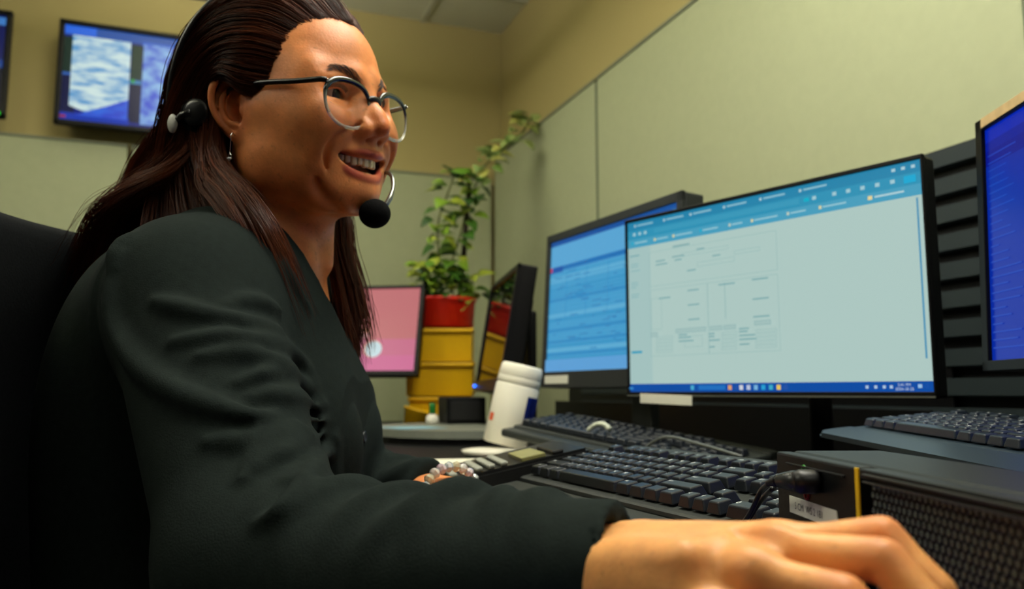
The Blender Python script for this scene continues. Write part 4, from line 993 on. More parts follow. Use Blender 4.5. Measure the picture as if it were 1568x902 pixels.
# --- big middle monitor: a web form
rr = random.Random(3); W_, G_ = (176, 203, 197), (146, 184, 182)
it = [(0, 0, 1, 1, W_), (0, 0, 1, .155, (48, 148, 184)), (0, 0, 1, .052, (38, 134, 174)), (0, .105, 1, .155, (72, 160, 192)), (0, .155, .10, .955, (166, 197, 194)), (0, .955, 1, 1, (10, 76, 164)), (.982, .165, .987, .86, (84, 150, 184))]
for x in (.03, .16, .27, .40, .53, .66): it += [(x, .018, x + .008, .032, (170, 205, 214)), (x + .014, .020, x + .085, .029, (140, 192, 208))]
for x in (.025, .05, .075, .70, .76, .80, .84, .88, .92, .955): it.append((x, .066, x + .012, .084, (160, 202, 212)))
it += [(.12, .062, .66, .090, (58, 154, 188)), (.955, .062, .985, .094, (20, 170, 214)), (.675, .068, .690, .085, (0, 180, 206))]
for x in (.905, .93, .955): it.append((x + .02, .018, x + .030, .032, (170, 206, 216)))
for x, l in ((.02, .07), (.12, .06), (.20, .08), (.31, .07), (.42, .05), (.50, .09), (.62, .06), (.72, .08)): it += [(x, .120, x + .008, .136, rr.choice(((20, 172, 206), (190, 206, 190), (220, 214, 160)))), (x + .012, .124, x + l, .132, (150, 200, 212))]
it += [(.86, .120, .872, .138, (232, 214, 150)), (.878, .124, .955, .133, (176, 210, 216))]
it += [(.20, .185, .27, .195, (130, 172, 174)), (.012, .20, .055, .208, (120, 170, 176))]
for y in (.25, .265, .29, .36, .375, .39, .43, .445): it.append((.015, y, .015 + rr.uniform(.02, .045), y + .007, (142, 184, 186)))
it += [(.012, .765, .060, .778, (40, 156, 190))]
def boxl(x0, y0, x1, y1, c=G_, t=.0022):
    return [(x0, y0, x1, y0 + t, c), (x0, y1 - t, x1, y1, c), (x0, y0, x0 + t * .6, y1, c), (x1 - t * .6, y0, x1, y1, c)]
for b in ((.10, .20, .585, .40), (.10, .42, .585, .80), (.335, .42, .338, .80), (.105, .47, .15, .65), (.40, .43, .403, .62), (.24, .235, .42, .255), (.30, .30, .44, .325), (.44, .27, .53, .29)): it += boxl(*b)
for x, y, l in ((.13, .255, .04), (.20, .245, .05), (.21, .265, .03), (.30, .225, .03), (.13, .275, .05), (.36, .275, .03), (.26, .335, .035), (.14, .47, .05), (.26, .445, .045), (.26, .525, .045), (.26, .605, .045), (.38, .435, .06), (.50, .43, .055), (.50, .53, .055), (.50, .62, .055), (.34, .69, .02), (.34, .705, .02), (.34, .725, .04), (.34, .76, .02), (.22, .685, .035), (.22, .70, .05), (.22, .72, .06), (.45, .675, .035), (.45, .69, .03), (.45, .71, .055), (.45, .73, .06), (.45, .755, .035)): it.append((x, y, x + l, y + .008, (128, 172, 174)))
for b in ((.21, .655, .33, .678), (.345, .655, .39, .678), (.395, .655, .44, .678), (.505, .645, .56, .668), (.105, .665, .135, .69)): it += [(*b, (164, 194, 190))] + boxl(*b, c=(130, 172, 174))
for y in (.69, .71, .73, .75, .77): it += boxl(.13, y, .20, y + .014) + boxl(.39, y, .445, y + .014) + boxl(.51, y, .58, y + .014)
it += boxl(.25, .70, .32, .76)
for k, x in enumerate((.27, .30, .41, .45, .475, .50, .525, .55, .575)): it.append((x, .966, x + (.10 if k == 1 else .013), .990, ((70, 170, 206), (30, 110, 190), (226, 160, 100), (210, 214, 220), (190, 200, 220), (120, 180, 220), (40, 160, 210), (60, 170, 200), (236, 200, 90))[k]))
for x in (.835, .858, .88, .898): it.append((x, .972, x + .008, .986, (170, 196, 222)))
it += [('text', .918, .976, .0125, '3:41 PM', (196, 212, 226)), ('text', .912, .994, .0125, '2024-10-25', (196, 212, 226)), (.968, .968, .978, .984, (150, 190, 226)), (.012, .974, .030, .986, (60, 140, 200))]
a1 = math.atan2(.157, .500)
mon, T = monitor('desk_monitor', 'large thin bezel monitor showing a pale web form', (.776, 1.021, 1.009), a1, .520, .298, (.0035, .006, .009), it, depth=.040, stand=(.02, 0, .20))
sticker(mon, T, (-.0072, .175, -.1615), (.001, .112, .016), M_LABEL, rx=.03)
MB().box((-.0060, 0, -.1555), (.0022, .526, .0022)).build('bottom_strip', mat('dull_silver_strip', lin((120, 122, 112)), .4, metal=.5), mon, T)
# --- older monitor to the left: a blue spreadsheet
it = [(0, 0, 1, 1, (74, 158, 206)), (0, 0, 1, .035, (26, 84, 160)), (0, .035, 1, .20, (88, 166, 214)), (0, .20, 1, .235, (26, 112, 184)), (0, .20, .12, .245, (20, 84, 170)), (0, .20, .02, .235, (190, 70, 110))]
y = .25
while y < .90:
    h = rr.uniform(.012, .028); it.append((0, y, 1, y + h, rr.choice(((56, 150, 200), (92, 172, 212), (48, 140, 196), (66, 156, 204))))); y += h + .008
for x in (.16, .34, .52, .66, .84): it.append((x, .25, x + .004, .62, (60, 140, 196)))
for k in range(70): x = rr.uniform(.05, .9); y = rr.uniform(.25, .88); it.append((x, y, x + rr.uniform(.02, .08), y + .007, (52, 128, 186)))
it.append((0, .91, 1, 1, (92, 160, 216)))
mon2, T2 = monitor('desk_monitor', 'older thick bezel monitor showing a blue spreadsheet', (.726, 1.415, 1.044), math.atan2(.052, .494) + .0, .446, .284, (.015, .018, .034), it, M_BEZEL2, .060, math.radians(3))
sticker(mon2, T2, (-.0054, .172, -.159), (.0008, .098, .017), M_LABEL)
# --- switched-off looking monitor by the corner, nearly edge on
mon3, T3 = monitor('desk_monitor', 'dark glossy monitor seen edge on near the room corner', (.712, 2.010, 1.020), math.radians(-10.8), .425, .262, (.014, .014, .030),
                   [(0, 0, 1, 1, (10, 14, 16)), (.02, .02, .98, .05, (20, 30, 36))], M_CASE, .060, math.radians(9), scr=mat('dark_glossy_screen', (.006, .006, .007), .03, spec=.9))
MB().ball((-.010, .19, -.147), .0045, 12, 8).build('power_light', mat('blue_led', (0, 0, 0), .4, emit=(.02, .16, 1.0), es=3.5), mon3, T3)
# --- pink screen behind the sweater
it = [(0, 0, 1, 1, (188, 104, 110)), (0, .62, 1, 1, (196, 100, 134)), (0, .82, 1, 1, (202, 98, 146)), (.02, .05, .06, .1, (210, 140, 140)), (.30, .10, .56, .14, (200, 130, 130)), (.36, .49, .68, .535, (214, 150, 110)), (.36, .555, .68, .60, (214, 160, 165))]
def disc(cx, cy, r, c, asp=1.72, n=28): return ('poly', [(cx + r * math.cos(-2 * PI * k / n), cy + r * asp * math.sin(-2 * PI * k / n)) for k in range(n)], c)
it += [disc(.715, .735, .062, (226, 160, 130)), disc(.72, .74, .056, (196, 220, 226)), disc(.53, .73, .056, (196, 216, 224)), disc(.34, .73, .056, (196, 216, 224))]
pu = V(-.87, .49, 0); pang = math.atan2(-pu[0], pu[1])
pk, TP = monitor('desk_monitor', 'pink screened monitor tilted back beside the yellow bins', (.400, 2.556, 1.052), pang, .475, .268, (.012, .010, .014), it, M_CASE, .045, math.radians(15))
# --- blue monitor at the right edge
it = [(0, 0, 1, 1, (0, 22, 164)), (0, 0, 1, .06, (0, 36, 176)), (0, .06, 1, .10, (0, 26, 150)), (0, .10, .62, .165, (0, 18, 140)), (0, .165, .20, 1, (0, 40, 160)), (.20, .10, .204, 1, (0, 14, 120))]
for k in range(26): x = .01; y = .12 + k * .033; it.append((x, y, x + rr.uniform(.03, .14), y + .006, (16, 62, 178)))
for k, x in enumerate((.24, .28, .32)): it.append((x, .115, x + .012, .14, (60, 110, 210)))
for k in range(40): x = rr.uniform(.22, .8); y = rr.uniform(.2, .95); it.append((x, y, x + rr.uniform(.03, .12), y + .007, (10, 44, 170)))
fe = V(.850, .690); dr = V(.416, .909); cen = fe - dr * .266
monr, TR = monitor('desk_monitor', 'monitor with a deep blue screen at the right edge', (cen[0], cen[1], 1.030), math.atan2(-dr[0], dr[1]), .504, .270, (.014, .014, .012), it, M_CASE, .050, math.radians(2), stand=(-.10, 0, .30))
MB().box((-.0056, .03, .1425), (.0012, .44, .0115), .0004).build('bezel_reflection', mat('tan_reflection', lin((206, 176, 128)), .5, noise=(60, .3)), monr, TR)  # tan strip paints the light reflecting along the top bezel
# --- screens hung on the far wall
M_WALLSCREEN = screen_mat('wall_screen_glow', 1.0)
def cloudy(nm, lo, hi, scale, stretch):
    m = mat(nm, (.004, .004, .005), .3); nt = m.node_tree; N = nt.nodes.new; L = nt.links.new
    tc = N('ShaderNodeTexCoord'); mp = N('ShaderNodeMapping'); mp.inputs['Scale'].default_value = (1, stretch, 1); n = N('ShaderNodeTexNoise'); n.inputs['Scale'].default_value = scale; n.inputs['Detail'].default_value = 6
    r = N('ShaderNodeValToRGB'); e = r.color_ramp.elements; e[0].position = .36; e[1].position = .60; e[0].color = (*lin(lo), 1); e[1].color = (*lin(hi), 1)
    L(tc.outputs['Object'], mp.inputs[0]); L(mp.outputs[0], n.inputs['Vector']); L(n.outputs['Fac'], r.inputs[0]); L(r.outputs[0], nt.nodes['Principled BSDF'].inputs['Emission Color']); nt.nodes['Principled BSDF'].inputs['Emission Strength'].default_value = 1.0
    return m
def wall_screen(loc, W, H, label, items):
    o = empty('wall_screen', loc); tag(o, label, 'wall screen', 'screens on the far wall')
    b = MB(); bz = .018
    for sx in (-1, 1): b.box((sx * (W / 2 + bz / 2), 0, 0), (bz, .030, H + 2 * bz), .003)
    for sz in (-1, 1): b.box((0, 0, sz * (H / 2 + bz / 2)), (W + 2 * bz, .030, bz), .003)
    b.build('bezel', M_CASE, o); MB().box((0, .018, 0), (W + .03, .030, H + .03), .006).build('casing', M_CASE, o); MB().box((0, .060, 0), (.2, .07, .2), .004).build('wall_bracket', M_CASE, o)
    P = Matrix.Translation((0, -.0035, 0)) @ Matrix.Rotation(PI / 2, 4, 'X'); screen(o, W, H, items, P, m=M_WALLSCREEN); return o, P
it = [(0, 0, 1, 1, (10, 26, 120)), (0, 0, 1, .10, (30, 78, 160)), (0, 0, .16, .09, (36, 100, 220)), (0, .12, .07, .50, (12, 40, 32)), (0, .50, .07, .53, (40, 90, 170)), (0, .53, .07, .92, (4, 10, 60)), (.345, .12, .405, .50, (14, 44, 34)), (.345, .50, .405, .545, (56, 120, 170)), (.345, .545, .405, .96, (4, 8, 50)), (.40, .07, 1, .12, (40, 90, 190)), (0, .92, .35, 1, (10, 50, 170)), (.74, .12, .80, .96, (4, 8, 50)),
      disc(.36, .515, .012, (40, 150, 60)), (.0, .95, .03, .975, (150, 40, 30))]
ws, WP = wall_screen((-.205, YW - .055, 2.029), .655, .362, 'wall mounted screen with white and blue radar imagery behind the headset', it)
v = [(-.300, .145), (-.104, .145), (-.104, -.095), (-.19, -.120), (-.245, -.145), (-.300, -.125)]
me = bpy.data.meshes.new('radar_picture'); me.from_pydata([(x, y, .0010) for x, y in v], [], [tuple(range(len(v)))[::-1]]); o = link('radar_picture', me, cloudy('white_cloud_glow', (60, 140, 200), (206, 228, 226), 12, 3.6), ws); o.matrix_basis = WP
v = [(-.060, .145), (.150, .145), (.150, -.17), (-.060, -.17)]
me = bpy.data.meshes.new('radar_picture'); me.from_pydata([(x, y, .0010) for x, y in v], [], [tuple(range(4))[::-1]]); o = link('radar_picture', me, cloudy('blue_cloud_glow', (8, 56, 196), (128, 176, 222), 16, 1.5), ws); o.matrix_basis = WP
v = [(-.104, -.080), (-.104, -.160), (-.280, -.160), (-.19, -.122)]
me = bpy.data.meshes.new('radar_picture'); me.from_pydata([(x, y, .0012) for x, y in v], [], [tuple(range(4))[::-1]]); o = link('radar_picture', me, cloudy('deep_blue_glow', (4, 40, 190), (20, 90, 215), 12, 2), ws); o.matrix_basis = WP
it = [(0, 0, 1, 1, (8, 18, 80)), (.80, .02, 1, .10, (60, 120, 190)), (.80, .46, 1, .54, (20, 60, 130)), (0, .54, 1, 1, (3, 6, 30)), (.3, .1, .8, .5, (24, 60, 150))]
ws2, WP2 = wall_screen((-1.048, YW - .055, 2.029), .655, .362, 'wall screen cut off by the left edge with a dark blue picture', it)
MB().ball((.325, -.018, -.186), .008, 10, 6).build('power_light', mat('green_led', (0, 0, 0), .4, emit=(.05, 1, .05), es=.8), ws2)

# ================================================================= KEYBOARDS
M_KEY = mat('key_plastic', (.010, .013, .018), .36, spec=.5)
M_KEYCASE = mat('keyboard_case', (.019, .023, .021), .5, spec=.4, bump=(1200, .15))
M_KEY_BLUELIT = mat('key_plastic_bluelit', (.006, .011, .020), .3, spec=.6)  # blue light of the right monitor put into the key colour
M_KEYCASE_BLUELIT = mat('keyboard_case_bluelit', (.008, .019, .030), .38, spec=.6, bump=(1500, .1))  # same blue monitor light tinted into case and palm rest
M_LEGEND = mat('key_legend', lin((226, 232, 232)), .6)
U = .01905
ROWS = [  # (y in units from the front, [(x, width, legend)])
    (0, [(0, 1.25, 'Ctrl'), (1.25, 1.25, ''), (2.5, 1.25, 'Alt'), (3.75, 6.25, ''), (10, 1.25, 'Alt'), (11.25, 1.25, ''), (12.5, 1.25, ''), (13.75, 1.25, 'Ctrl')]),
    (1, [(0, 2.25, 'Shift')] + [(2.25 + i, 1, c) for i, c in enumerate('ZXCVBNM,./')] + [(12.25, 2.75, 'Shift')]),
    (2, [(0, 1.75, 'Caps')] + [(1.75 + i, 1, c) for i, c in enumerate("ASDFGHJKL;'")] + [(12.75, 2.25, 'Enter')]),
    (3, [(0, 1.5, 'Tab')] + [(1.5 + i, 1, c) for i, c in enumerate('QWERTYUIOP[]')] + [(13.5, 1.5, '\\')]),
    (4, [(i, 1, c) for i, c in enumerate('`1234567890-=')] + [(13, 2, 'Back')]),
    (5.35, [(0, 1, 'Esc')] + [(2 + i + .5 * (i // 4), 1, 'F%d' % (i + 1)) for i in range(12)])]
NAV = [(0, 15.25, 'L'), (0, 16.25, 'D'), (0, 17.25, 'R'), (1, 16.25, 'U'), (3, 15.25, 'Del'), (3, 16.25, 'End'), (3, 17.25, 'PgDn'), (4, 15.25, 'Ins'), (4, 16.25, 'Home'), (4, 17.25, 'PgUp'), (5.35, 15.25, 'Prt'), (5.35, 16.25, 'Scr'), (5.35, 17.25, 'Pau')]
NUM = [(0, 18.5, 2, '0'), (0, 20.5, 1, '.'), (1, 18.5, 1, '1'), (1, 19.5, 1, '2'), (1, 20.5, 1, '3'), (2, 18.5, 1, '4'), (2, 19.5, 1, '5'), (2, 20.5, 1, '6'), (3, 18.5, 1, '7'), (3, 19.5, 1, '8'), (3, 20.5, 1, '9'), (4, 18.5, 1, 'Num'), (4, 19.5, 1, '/'), (4, 20.5, 1, '*'), (4, 21.5, 1, '-')]
ARROW = {'L': '<', 'D': 'v', 'R': '>', 'U': '^'}
def keyboard(label, M, palm=.055, single=False, legends=True, mk=None, mc=None, keyh=.0095, palm_round=False, group=None, ct=.018):
    """local: x to the typist's right from the left Ctrl, y away from the typist from the space row, z up from the case top"""
    o = bpy.data.objects.new('keyboard', None); COL.objects.link(o); o.matrix_world = M; o.empty_display_size = .05; tag(o, label, 'keyboard', group)
    mk = mk or M_KEY; mc = mc or M_KEYCASE; Wd = 22.5 * U; Dp = 6.35 * U
    b = MB(); b.box((Wd / 2, Dp / 2, -ct / 2), (Wd + .022, Dp + .020, ct), .004); b.box((Wd / 2, Dp + .020, .002 - ct * .5), (Wd + .022, .022, ct + .002), .005); b.build('case', mc, o)
    if palm:
        b = MB()
        if palm_round:
            n = 26; poly = [(-.011, -.006), (-.011, -.010)] + [(-.011 + .035 * (1 - math.cos(PI / 2 * k / 10)), -.010 - (palm - .00) * math.sin(PI / 2 * k / 10)) for k in range(1, 11)] + [(Wd + .011 - .035 * (1 - math.cos(PI / 2 * k / 10)), -.010 - (palm - .00) * math.sin(PI / 2 * k / 10)) for k in range(10, 0, -1)] + [(Wd + .011, -.010), (Wd + .011, -.006)]
            b.prism(poly[::-1], -.0050, .0005)
            bmesh.ops.bevel(b.bm, geom=[e for e in b.bm.edges if abs(e.verts[0].co.z - .0005) < 1e-5 and abs(e.verts[1].co.z - .0005) < 1e-5], offset=.0035, segments=3, affect='EDGES')
        else: b.box((Wd / 2, -.010 - palm / 2, -.0105), (Wd + .018, palm, .015), .005)
        b.build('palm_rest', mc, o)
    def key(x, y, w):
        q = MB(); q.box((0, 0, keyh / 2 + .0015), (w * U - .0012, U - .0012, keyh), .0012, None, 2, ((w * U - .0075) / (w * U - .0012), .70)); return q
    lg = [[], []]; cache = {}; kk = 0; mbs = MB() if single else None
    def put(x, y, w, t):
        nonlocal kk
        c = ((x + w / 2) * U, (y + .5) * U, 0)
        if single: mbs.box((c[0], c[1], keyh / 2 + .0015), (w * U - .0012, U - .0012, keyh), .0012, None, 1, ((w * U - .0075) / (w * U - .0012), .70))
        elif kk < 98:
            if w not in cache: ob = key(x, y, w).build('key', mk, o); cache[w] = ob
            else: ob = cache[w].copy(); COL.objects.link(ob); ob.parent = o
            ob.location = c; kk += 1
        else: rest.box((c[0], c[1], keyh / 2 + .0015), (w * U - .0012, U - .0012, keyh), .0012, None, 2, ((w * U - .0075) / (w * U - .0012), .70))
        if t and legends:
            v, f = text_faces(ARROW.get(t, t), .0048 if len(t) == 1 else .0029); n0 = len(lg[0])
            for a, b_ in v: lg[0].append((c[0] - w * U / 2 + .0050 + a, c[1] + (-.0008 if len(t) == 1 else .0006) + b_, keyh + .00165))
            lg[1].extend(tuple(i + n0 for i in q) for q in f)
    rest = MB()
    for y, ks in ROWS:
        for x, w, t in ks: put(x, y, w, t)
    for y, x, t in NAV: put(x, y, 1, t)
    for y, x, w, t in NUM: put(x, y, w, t)
    if single: mbs.build('keys', mk, o)
    elif len(rest.bm.faces): tag(rest.build('number_pad_keys', mk, o), kind='stuff')
    if legends and lg[0]:
        me = bpy.data.meshes.new('key_lettering'); me.from_pydata(lg[0], [], lg[1]); link('key_lettering', me, M_LEGEND, o)
    return o
def frame(org, xdir, tilt):
    x = Vector(xdir).normalized(); y = Vector((0, 0, 1)).cross(x).normalized(); z = x.cross(y)
    y2 = y * math.cos(tilt) + z * math.sin(tilt); z2 = x.cross(y2)
    return Matrix(((x.x, y2.x, z2.x, org[0]), (x.y, y2.y, z2.y, org[1]), (x.z, y2.z, z2.z, org[2]), (0, 0, 0, 1)))
keyboard('black full size keyboard in front of the big monitor', frame((.352, .880, .7655), (.043, -1, 0), math.radians(10.5)), .062)
keyboard('black keyboard with rounded palm rest lying on top of the computer', frame((.731, .7675, .8190), (-.325, -.946, -.030), math.radians(5)), .050, palm_round=True, keyh=.0085, ct=.0100, mk=M_KEY_BLUELIT, mc=M_KEYCASE_BLUELIT)
kb_led = MB().ball((.215, .128, .013), .0017, 10, 6).build('status_light', mat('white_blue_led', (0, 0, 0), .4, emit=(.45, .7, 1.0), es=3.0), bpy.data.objects['keyboard.001'])
keyboard('out of focus black keyboard below the older monitor', frame((.545, 1.405, .800), (.30, -.950, -.10), math.radians(5)), .030, single=True, legends=False, ct=.012)

plat = empty('keyboard_platform', (.78, .545, .74)); plat.rotation_euler = (0, 0, math.atan2(-.946, -.325)); tag(plat, 'low black platform carrying the keyboard with rounded palm rest', 'platform')
MB().box((0, -.02, .055), (.40, .12, .008), .002).build('top_board', M_CASE, plat)
for q in (-1, 1): MB().box((q * .17, -.02, .0255), (.012, .10, .051), .002).build('leg', M_CASE, plat)

# ================================================================= COMPUTER
PCA = V(.3545, .4365); PCD = V(-.313, -.950); PCD /= np.linalg.norm(PCD)
pc = empty('desktop_computer', (PCA[0], PCA[1], .74)); tag(pc, 'small black desktop computer with yellow stripe and perforated front lying flat', 'computer')
# local: x along the front (towards the camera), y away from the typist, z up; front face y = 0
hB, LB, SX = .0825, .300, .1145
M_PCBOX = mat('computer_black', (.0035, .0045, .005), .42, spec=.28, bump=(1500, .2))
MB().box((LB / 2, .031, hB / 2), (LB, .060, hB), .003).build('case', M_PCBOX, pc)
b = MB(); b.box((SX / 2 - .001, -.004, hB / 2), (SX - .004, .010, hB - .001), .0015); b.box(((LB + SX) / 2 + .001, -.0015, hB / 2), (LB - SX - .004, .005, hB - .001), .001)
b.box(((LB + SX) / 2 + .001, -.006, hB - .003), (LB - SX - .004, .008, .005), .001); b.box(((LB + SX) / 2 + .001, -.006, .004), (LB - SX - .004, .008, .006), .001); b.build('front_panel', M_PCBOX, pc)
MB().box((SX - .0005, -.0092, hB / 2), (.0040, .0010, hB - .001), .0003).build('yellow_stripe', mat('stripe_yellow', lin((226, 184, 10)), .5), pc)
MB().box((.060, -.0095, hB - .0062), (.080, .002, .0012), .0004).build('trim_line', M_PCBOX, pc)
hx = MB(); r_ = .0016; px_, pz_ = .0046, .0038; row = 0; z = .0085
while z < hB - .0080:
    x = .1200 + (px_ / 2 if row % 2 else 0)
    while x < LB - .005:
        M_ = Matrix.Translation((x, -.0042, z)) @ Matrix.Rotation(PI / 2, 4, 'X'); hx.lathe([(r_, 0), (r_, .0004), (r_ * .72, .0006), (r_ * .55, .0003), (0, .0001)], 6, M_, False, False); x += px_
    z += pz_; row += 1
hx.build('perforated_grille', mat('grille_metal', (.12, .14, .13), .34, spec=.6, metal=.7), pc)
for k in range(2): MB().box(((LB + SX) / 2 + .003, -.0105, hB - .0030 - k * .0034), (LB - SX - .012, .002, .0011), .0004).build('trim_line', mat('trim_glint', (.03, .034, .034), .3), pc)  # lighter grey puts the top edge's glint into these strips' colour
M_PLUG = mat('plug_rubber', (.006, .006, .007), .4)
PZ = hB - .0125
for k, (x, z, c) in enumerate(((.0470, PZ + .0045, (40, 130, 30)), (.0490, PZ - .0095, (150, 24, 20)), (.0660, PZ, (20, 24, 24)))):
    MB().lathe([(.0020, 0), (.0031, 0), (.0031, .0010), (.0020, .0010)], 18, Matrix.Translation((x, -.009, z)) @ Matrix.Rotation(PI / 2, 4, 'X'), False).build('socket_ring', mat('socket_colour', lin(c), .4), pc)
v, f = text_faces('5 CM  WS 2 181', .0042)
LF = Matrix(((1, 0, 0, 0), (0, 0, -1, -.0091), (0, 1, 0, 0), (0, 0, 0, 1)))
zl = hB - .0352
b = MB(); b.prism([(.0225, zl), (.0870, zl), (.0905, zl + .002), (.0885, zl + .0098), (.0225, zl + .0098)][::-1], 0, .0005, LF)
lb_ = b.build('label', mat('white_label', lin((214, 216, 204)), .5), pc)
me = bpy.data.meshes.new('label_lettering'); me.from_pydata([(.0310 + a * 1.02, -.0098, zl + .0030 + c) for a, c in v], [], [q[::-1] for q in f]); link('label_lettering', me, mat('label_ink', (.03, .03, .03), .7), lb_)
b = MB(); y_ = -.0094; z_ = hB - .0095
b.box((.0450, y_, z_), (.0018, .0006, .0024), .0003); b.box((.0434, y_, z_), (.0010, .0006, .0012)); b.tube([(.056, y_, z_ - .001), (.0655, y_, z_ - .001)], .0003, 5); b.tube([(.059, y_, z_ - .001), (.0602, y_, z_), (.0625, y_, z_)], .0002, 5); b.ball((.056, y_, z_ - .001), .0008, 8, 6); b.build('port_symbols', mat('symbol_grey', lin((150, 160, 152)), .6), pc)
pc.matrix_basis = Matrix.Translation((PCA[0], PCA[1], .74)) @ Matrix.Rotation(math.atan2(PCD[1], PCD[0]), 4, 'Z')
def pcw(x, y, z): return pc.matrix_basis @ Vector((x, y, z))
# audio plugs and their leads
for k, (x, z) in enumerate(((.0660, PZ), (.0500, PZ - .004))):
    o_ = pcw(x, -.0095, z); out = (pcw(x, -.06, z) - pcw(x, -.01, z)).normalized(); lft = (pcw(0, 0, 0) - pcw(.1, 0, 0)).normalized()
    pg = empty('audio_cable', tuple(o_)); tag(pg, ('thick black plug with ribbed sleeve and lead in the computer front', 'thinner black lead below the ribbed plug on the computer front')[k], 'cable', 'leads plugged into the computer')
    def rel(p): return Vector(p) - o_
    if k == 0:
        p1 = o_ + out * 0.0140; p2 = p1 + out * 0.0030 + lft * 0.0140 + Vector((0, 0, -0.0010)); p3 = p2 + lft * 0.0160 + Vector((0, 0, -0.0030))
        MB().tube([rel(o_), rel(o_ + out * 0.0030), rel(o_ + out * 0.0100), rel(p1)], [0.0062, 0.0068, 0.0068, 0.0054], 18).build('plug_body', M_PLUG, pg)
        MB().tube([rel(p1 - out * 0.0050), rel(p1 + lft * 0.0070 - out * 0.0020), rel(p2)], [0.0060, 0.0054, 0.0040], 12).build('plug_shoulder', mat('plug_sheen', (.03, .033, .033), .3), pg)
        b = MB()
        for j in range(7): c = p2 + (p3 - p2) * (j / 6); b.tube([rel(c), rel(c + lft * 0.0014)], [0.0038 - j * 0.0003] * 2, 10)
        b.build('strain_relief', M_PLUG, pg)
    else: p3 = o_ + out * 0.0120 + lft * 0.0220 + Vector((0, 0, -0.0040)); MB().tube([rel(o_), rel(o_ + out * 0.0070), rel(o_ + out * 0.0110 + lft * 0.0080)], [0.0036, 0.0036, 0.0028], 12).build('plug_body', M_PLUG, pg)
    e = [p3, p3 + lft * .016 + Vector((0, 0, -.007)), p3 + lft * .026 + out * .004 + Vector((0, 0, -.022 + k * .004)), p3 + lft * .026 + out * .018 + Vector((0, 0, -.042)), Vector((p3.x - .050, p3.y - .02, .7455)), Vector((p3.x - .075, p3.y - .09 - .008 * k, .7440))]
    MB().tube([rel(p) for p in smooth_path([tuple(p) for p in e], 30)], .0016, 8).build('lead', mat('lead_rubber', (.012, .013, .013), .3), pg)
# mouse and mat under the hand
mo = bpy.data.objects.new('mouse_pad', None); COL.objects.link(mo); mo.location = tuple(lv(V(.085, .385, .74))); mo.rotation_euler = (0, 0, -YAW); tag(mo, 'thin blue violet mouse pad under the hand', 'mouse pad')
MB().box((.0, -.005, .0015), (.22, .25, .003), .001).build('pad', mat('pad_blue', lin((52, 46, 120)), .8), mo)
ms = bpy.data.objects.new('computer_mouse', None); COL.objects.link(ms); ms.location = tuple(lv(V(.096, .338, .743))); ms.rotation_euler = (0, 0, -YAW - .62); tag(ms, 'black computer mouse held under the near hand', 'mouse')
b = MB(); b.ball((0, 0, .006), 1, 28, 18, (.052, .030, .027))
for v_ in b.bm.verts: v_.co.z = max(v_.co.z, .0005)
b.build('body', M_PLUG, ms); MB().lathe([(0, -.003), (.009, -.003), (.010, 0), (.009, .003), (0, .003)], 18, Matrix.Translation((.030, 0, .0245)) @ Matrix.Rotation(PI / 2, 4, 'X'), False).build('scroll_wheel', M_EDGE, ms)
# ================================================================= DESK PHONES, PAPERS, BOTTLE
ph = bpy.data.objects.new('desk_phone', None); COL.objects.link(ph); tag(ph, 'black desk phone with round keys and display beside the keyboard', 'phone')
ph.location = (.268, .985, .7445); ph.rotation_euler = (0, 0, -.16)
# local: x away from the typist, y to the typist's left
M_PH = mat('phone_black', (.010, .011, .011), .4, spec=.4)
def wedge(b, x0, x1, y0, y1, z0, z1, t=.0, bev=.004):
    vs = [(x0, y0, 0), (x1, y0, 0), (x1, y1, 0), (x0, y1, 0), (x0, y0, z0), (x1, y0, z1), (x1, y1, z1), (x0, y1, z0)]
    q = [b.bm.verts.new(p) for p in vs]; fs = [b.bm.faces.new([q[i] for i in f]) for f in ((3, 2, 1, 0), (4, 5, 6, 7), (0, 1, 5, 4), (1, 2, 6, 5), (2, 3, 7, 6), (3, 0, 4, 7))]
    if bev: bmesh.ops.bevel(b.bm, geom=list(set(e for f in fs for e in f.edges)), offset=bev, segments=2, affect='EDGES')
b = MB(); wedge(b, 0, .175, -.078, .075, .014, .051); b.build('body', M_PH, ph)
sl = math.atan2(.042, .20)
S_ = Matrix.Translation((0, 0, .0145)) @ Matrix.Rotation(-sl, 4, 'Y')
for r in range(5):
    for c in range(6):
        MB().box((.016 + r * .0150, -.066 + c * .0175, .003), (.0095, .0125, .005), .0022, None, 3).build('key', mat('phone_key', lin((150, 152, 138)), .45) if r == c == 0 else bpy.data.materials['phone_key'], ph, S_)
MB().box((.112, -.030, .002), (.030, .080, .005), .001).build('display', mat('lcd_olive', lin((140, 138, 84)), .3), ph, S_)
MB().box((.142, -.030, .002), (.014, .084, .005), .002).build('display_hood', M_PH, ph, S_)
cb = bpy.data.objects.new('phone_cord', None); COL.objects.link(cb); tag(cb, 'dark curved cord beside the phone and keyboard', 'cable'); cb.location = (.300, .93, .744)
MB().tube(smooth_path([(-.035, .015, .004), (.02, -.008, .012), (.08, -.006, .018), (.14, .010, .022), (.20, .04, .012)], 24), .0048, 10).build('cord', mat('cord_rubber', (.02, .022, .022), .35), cb)
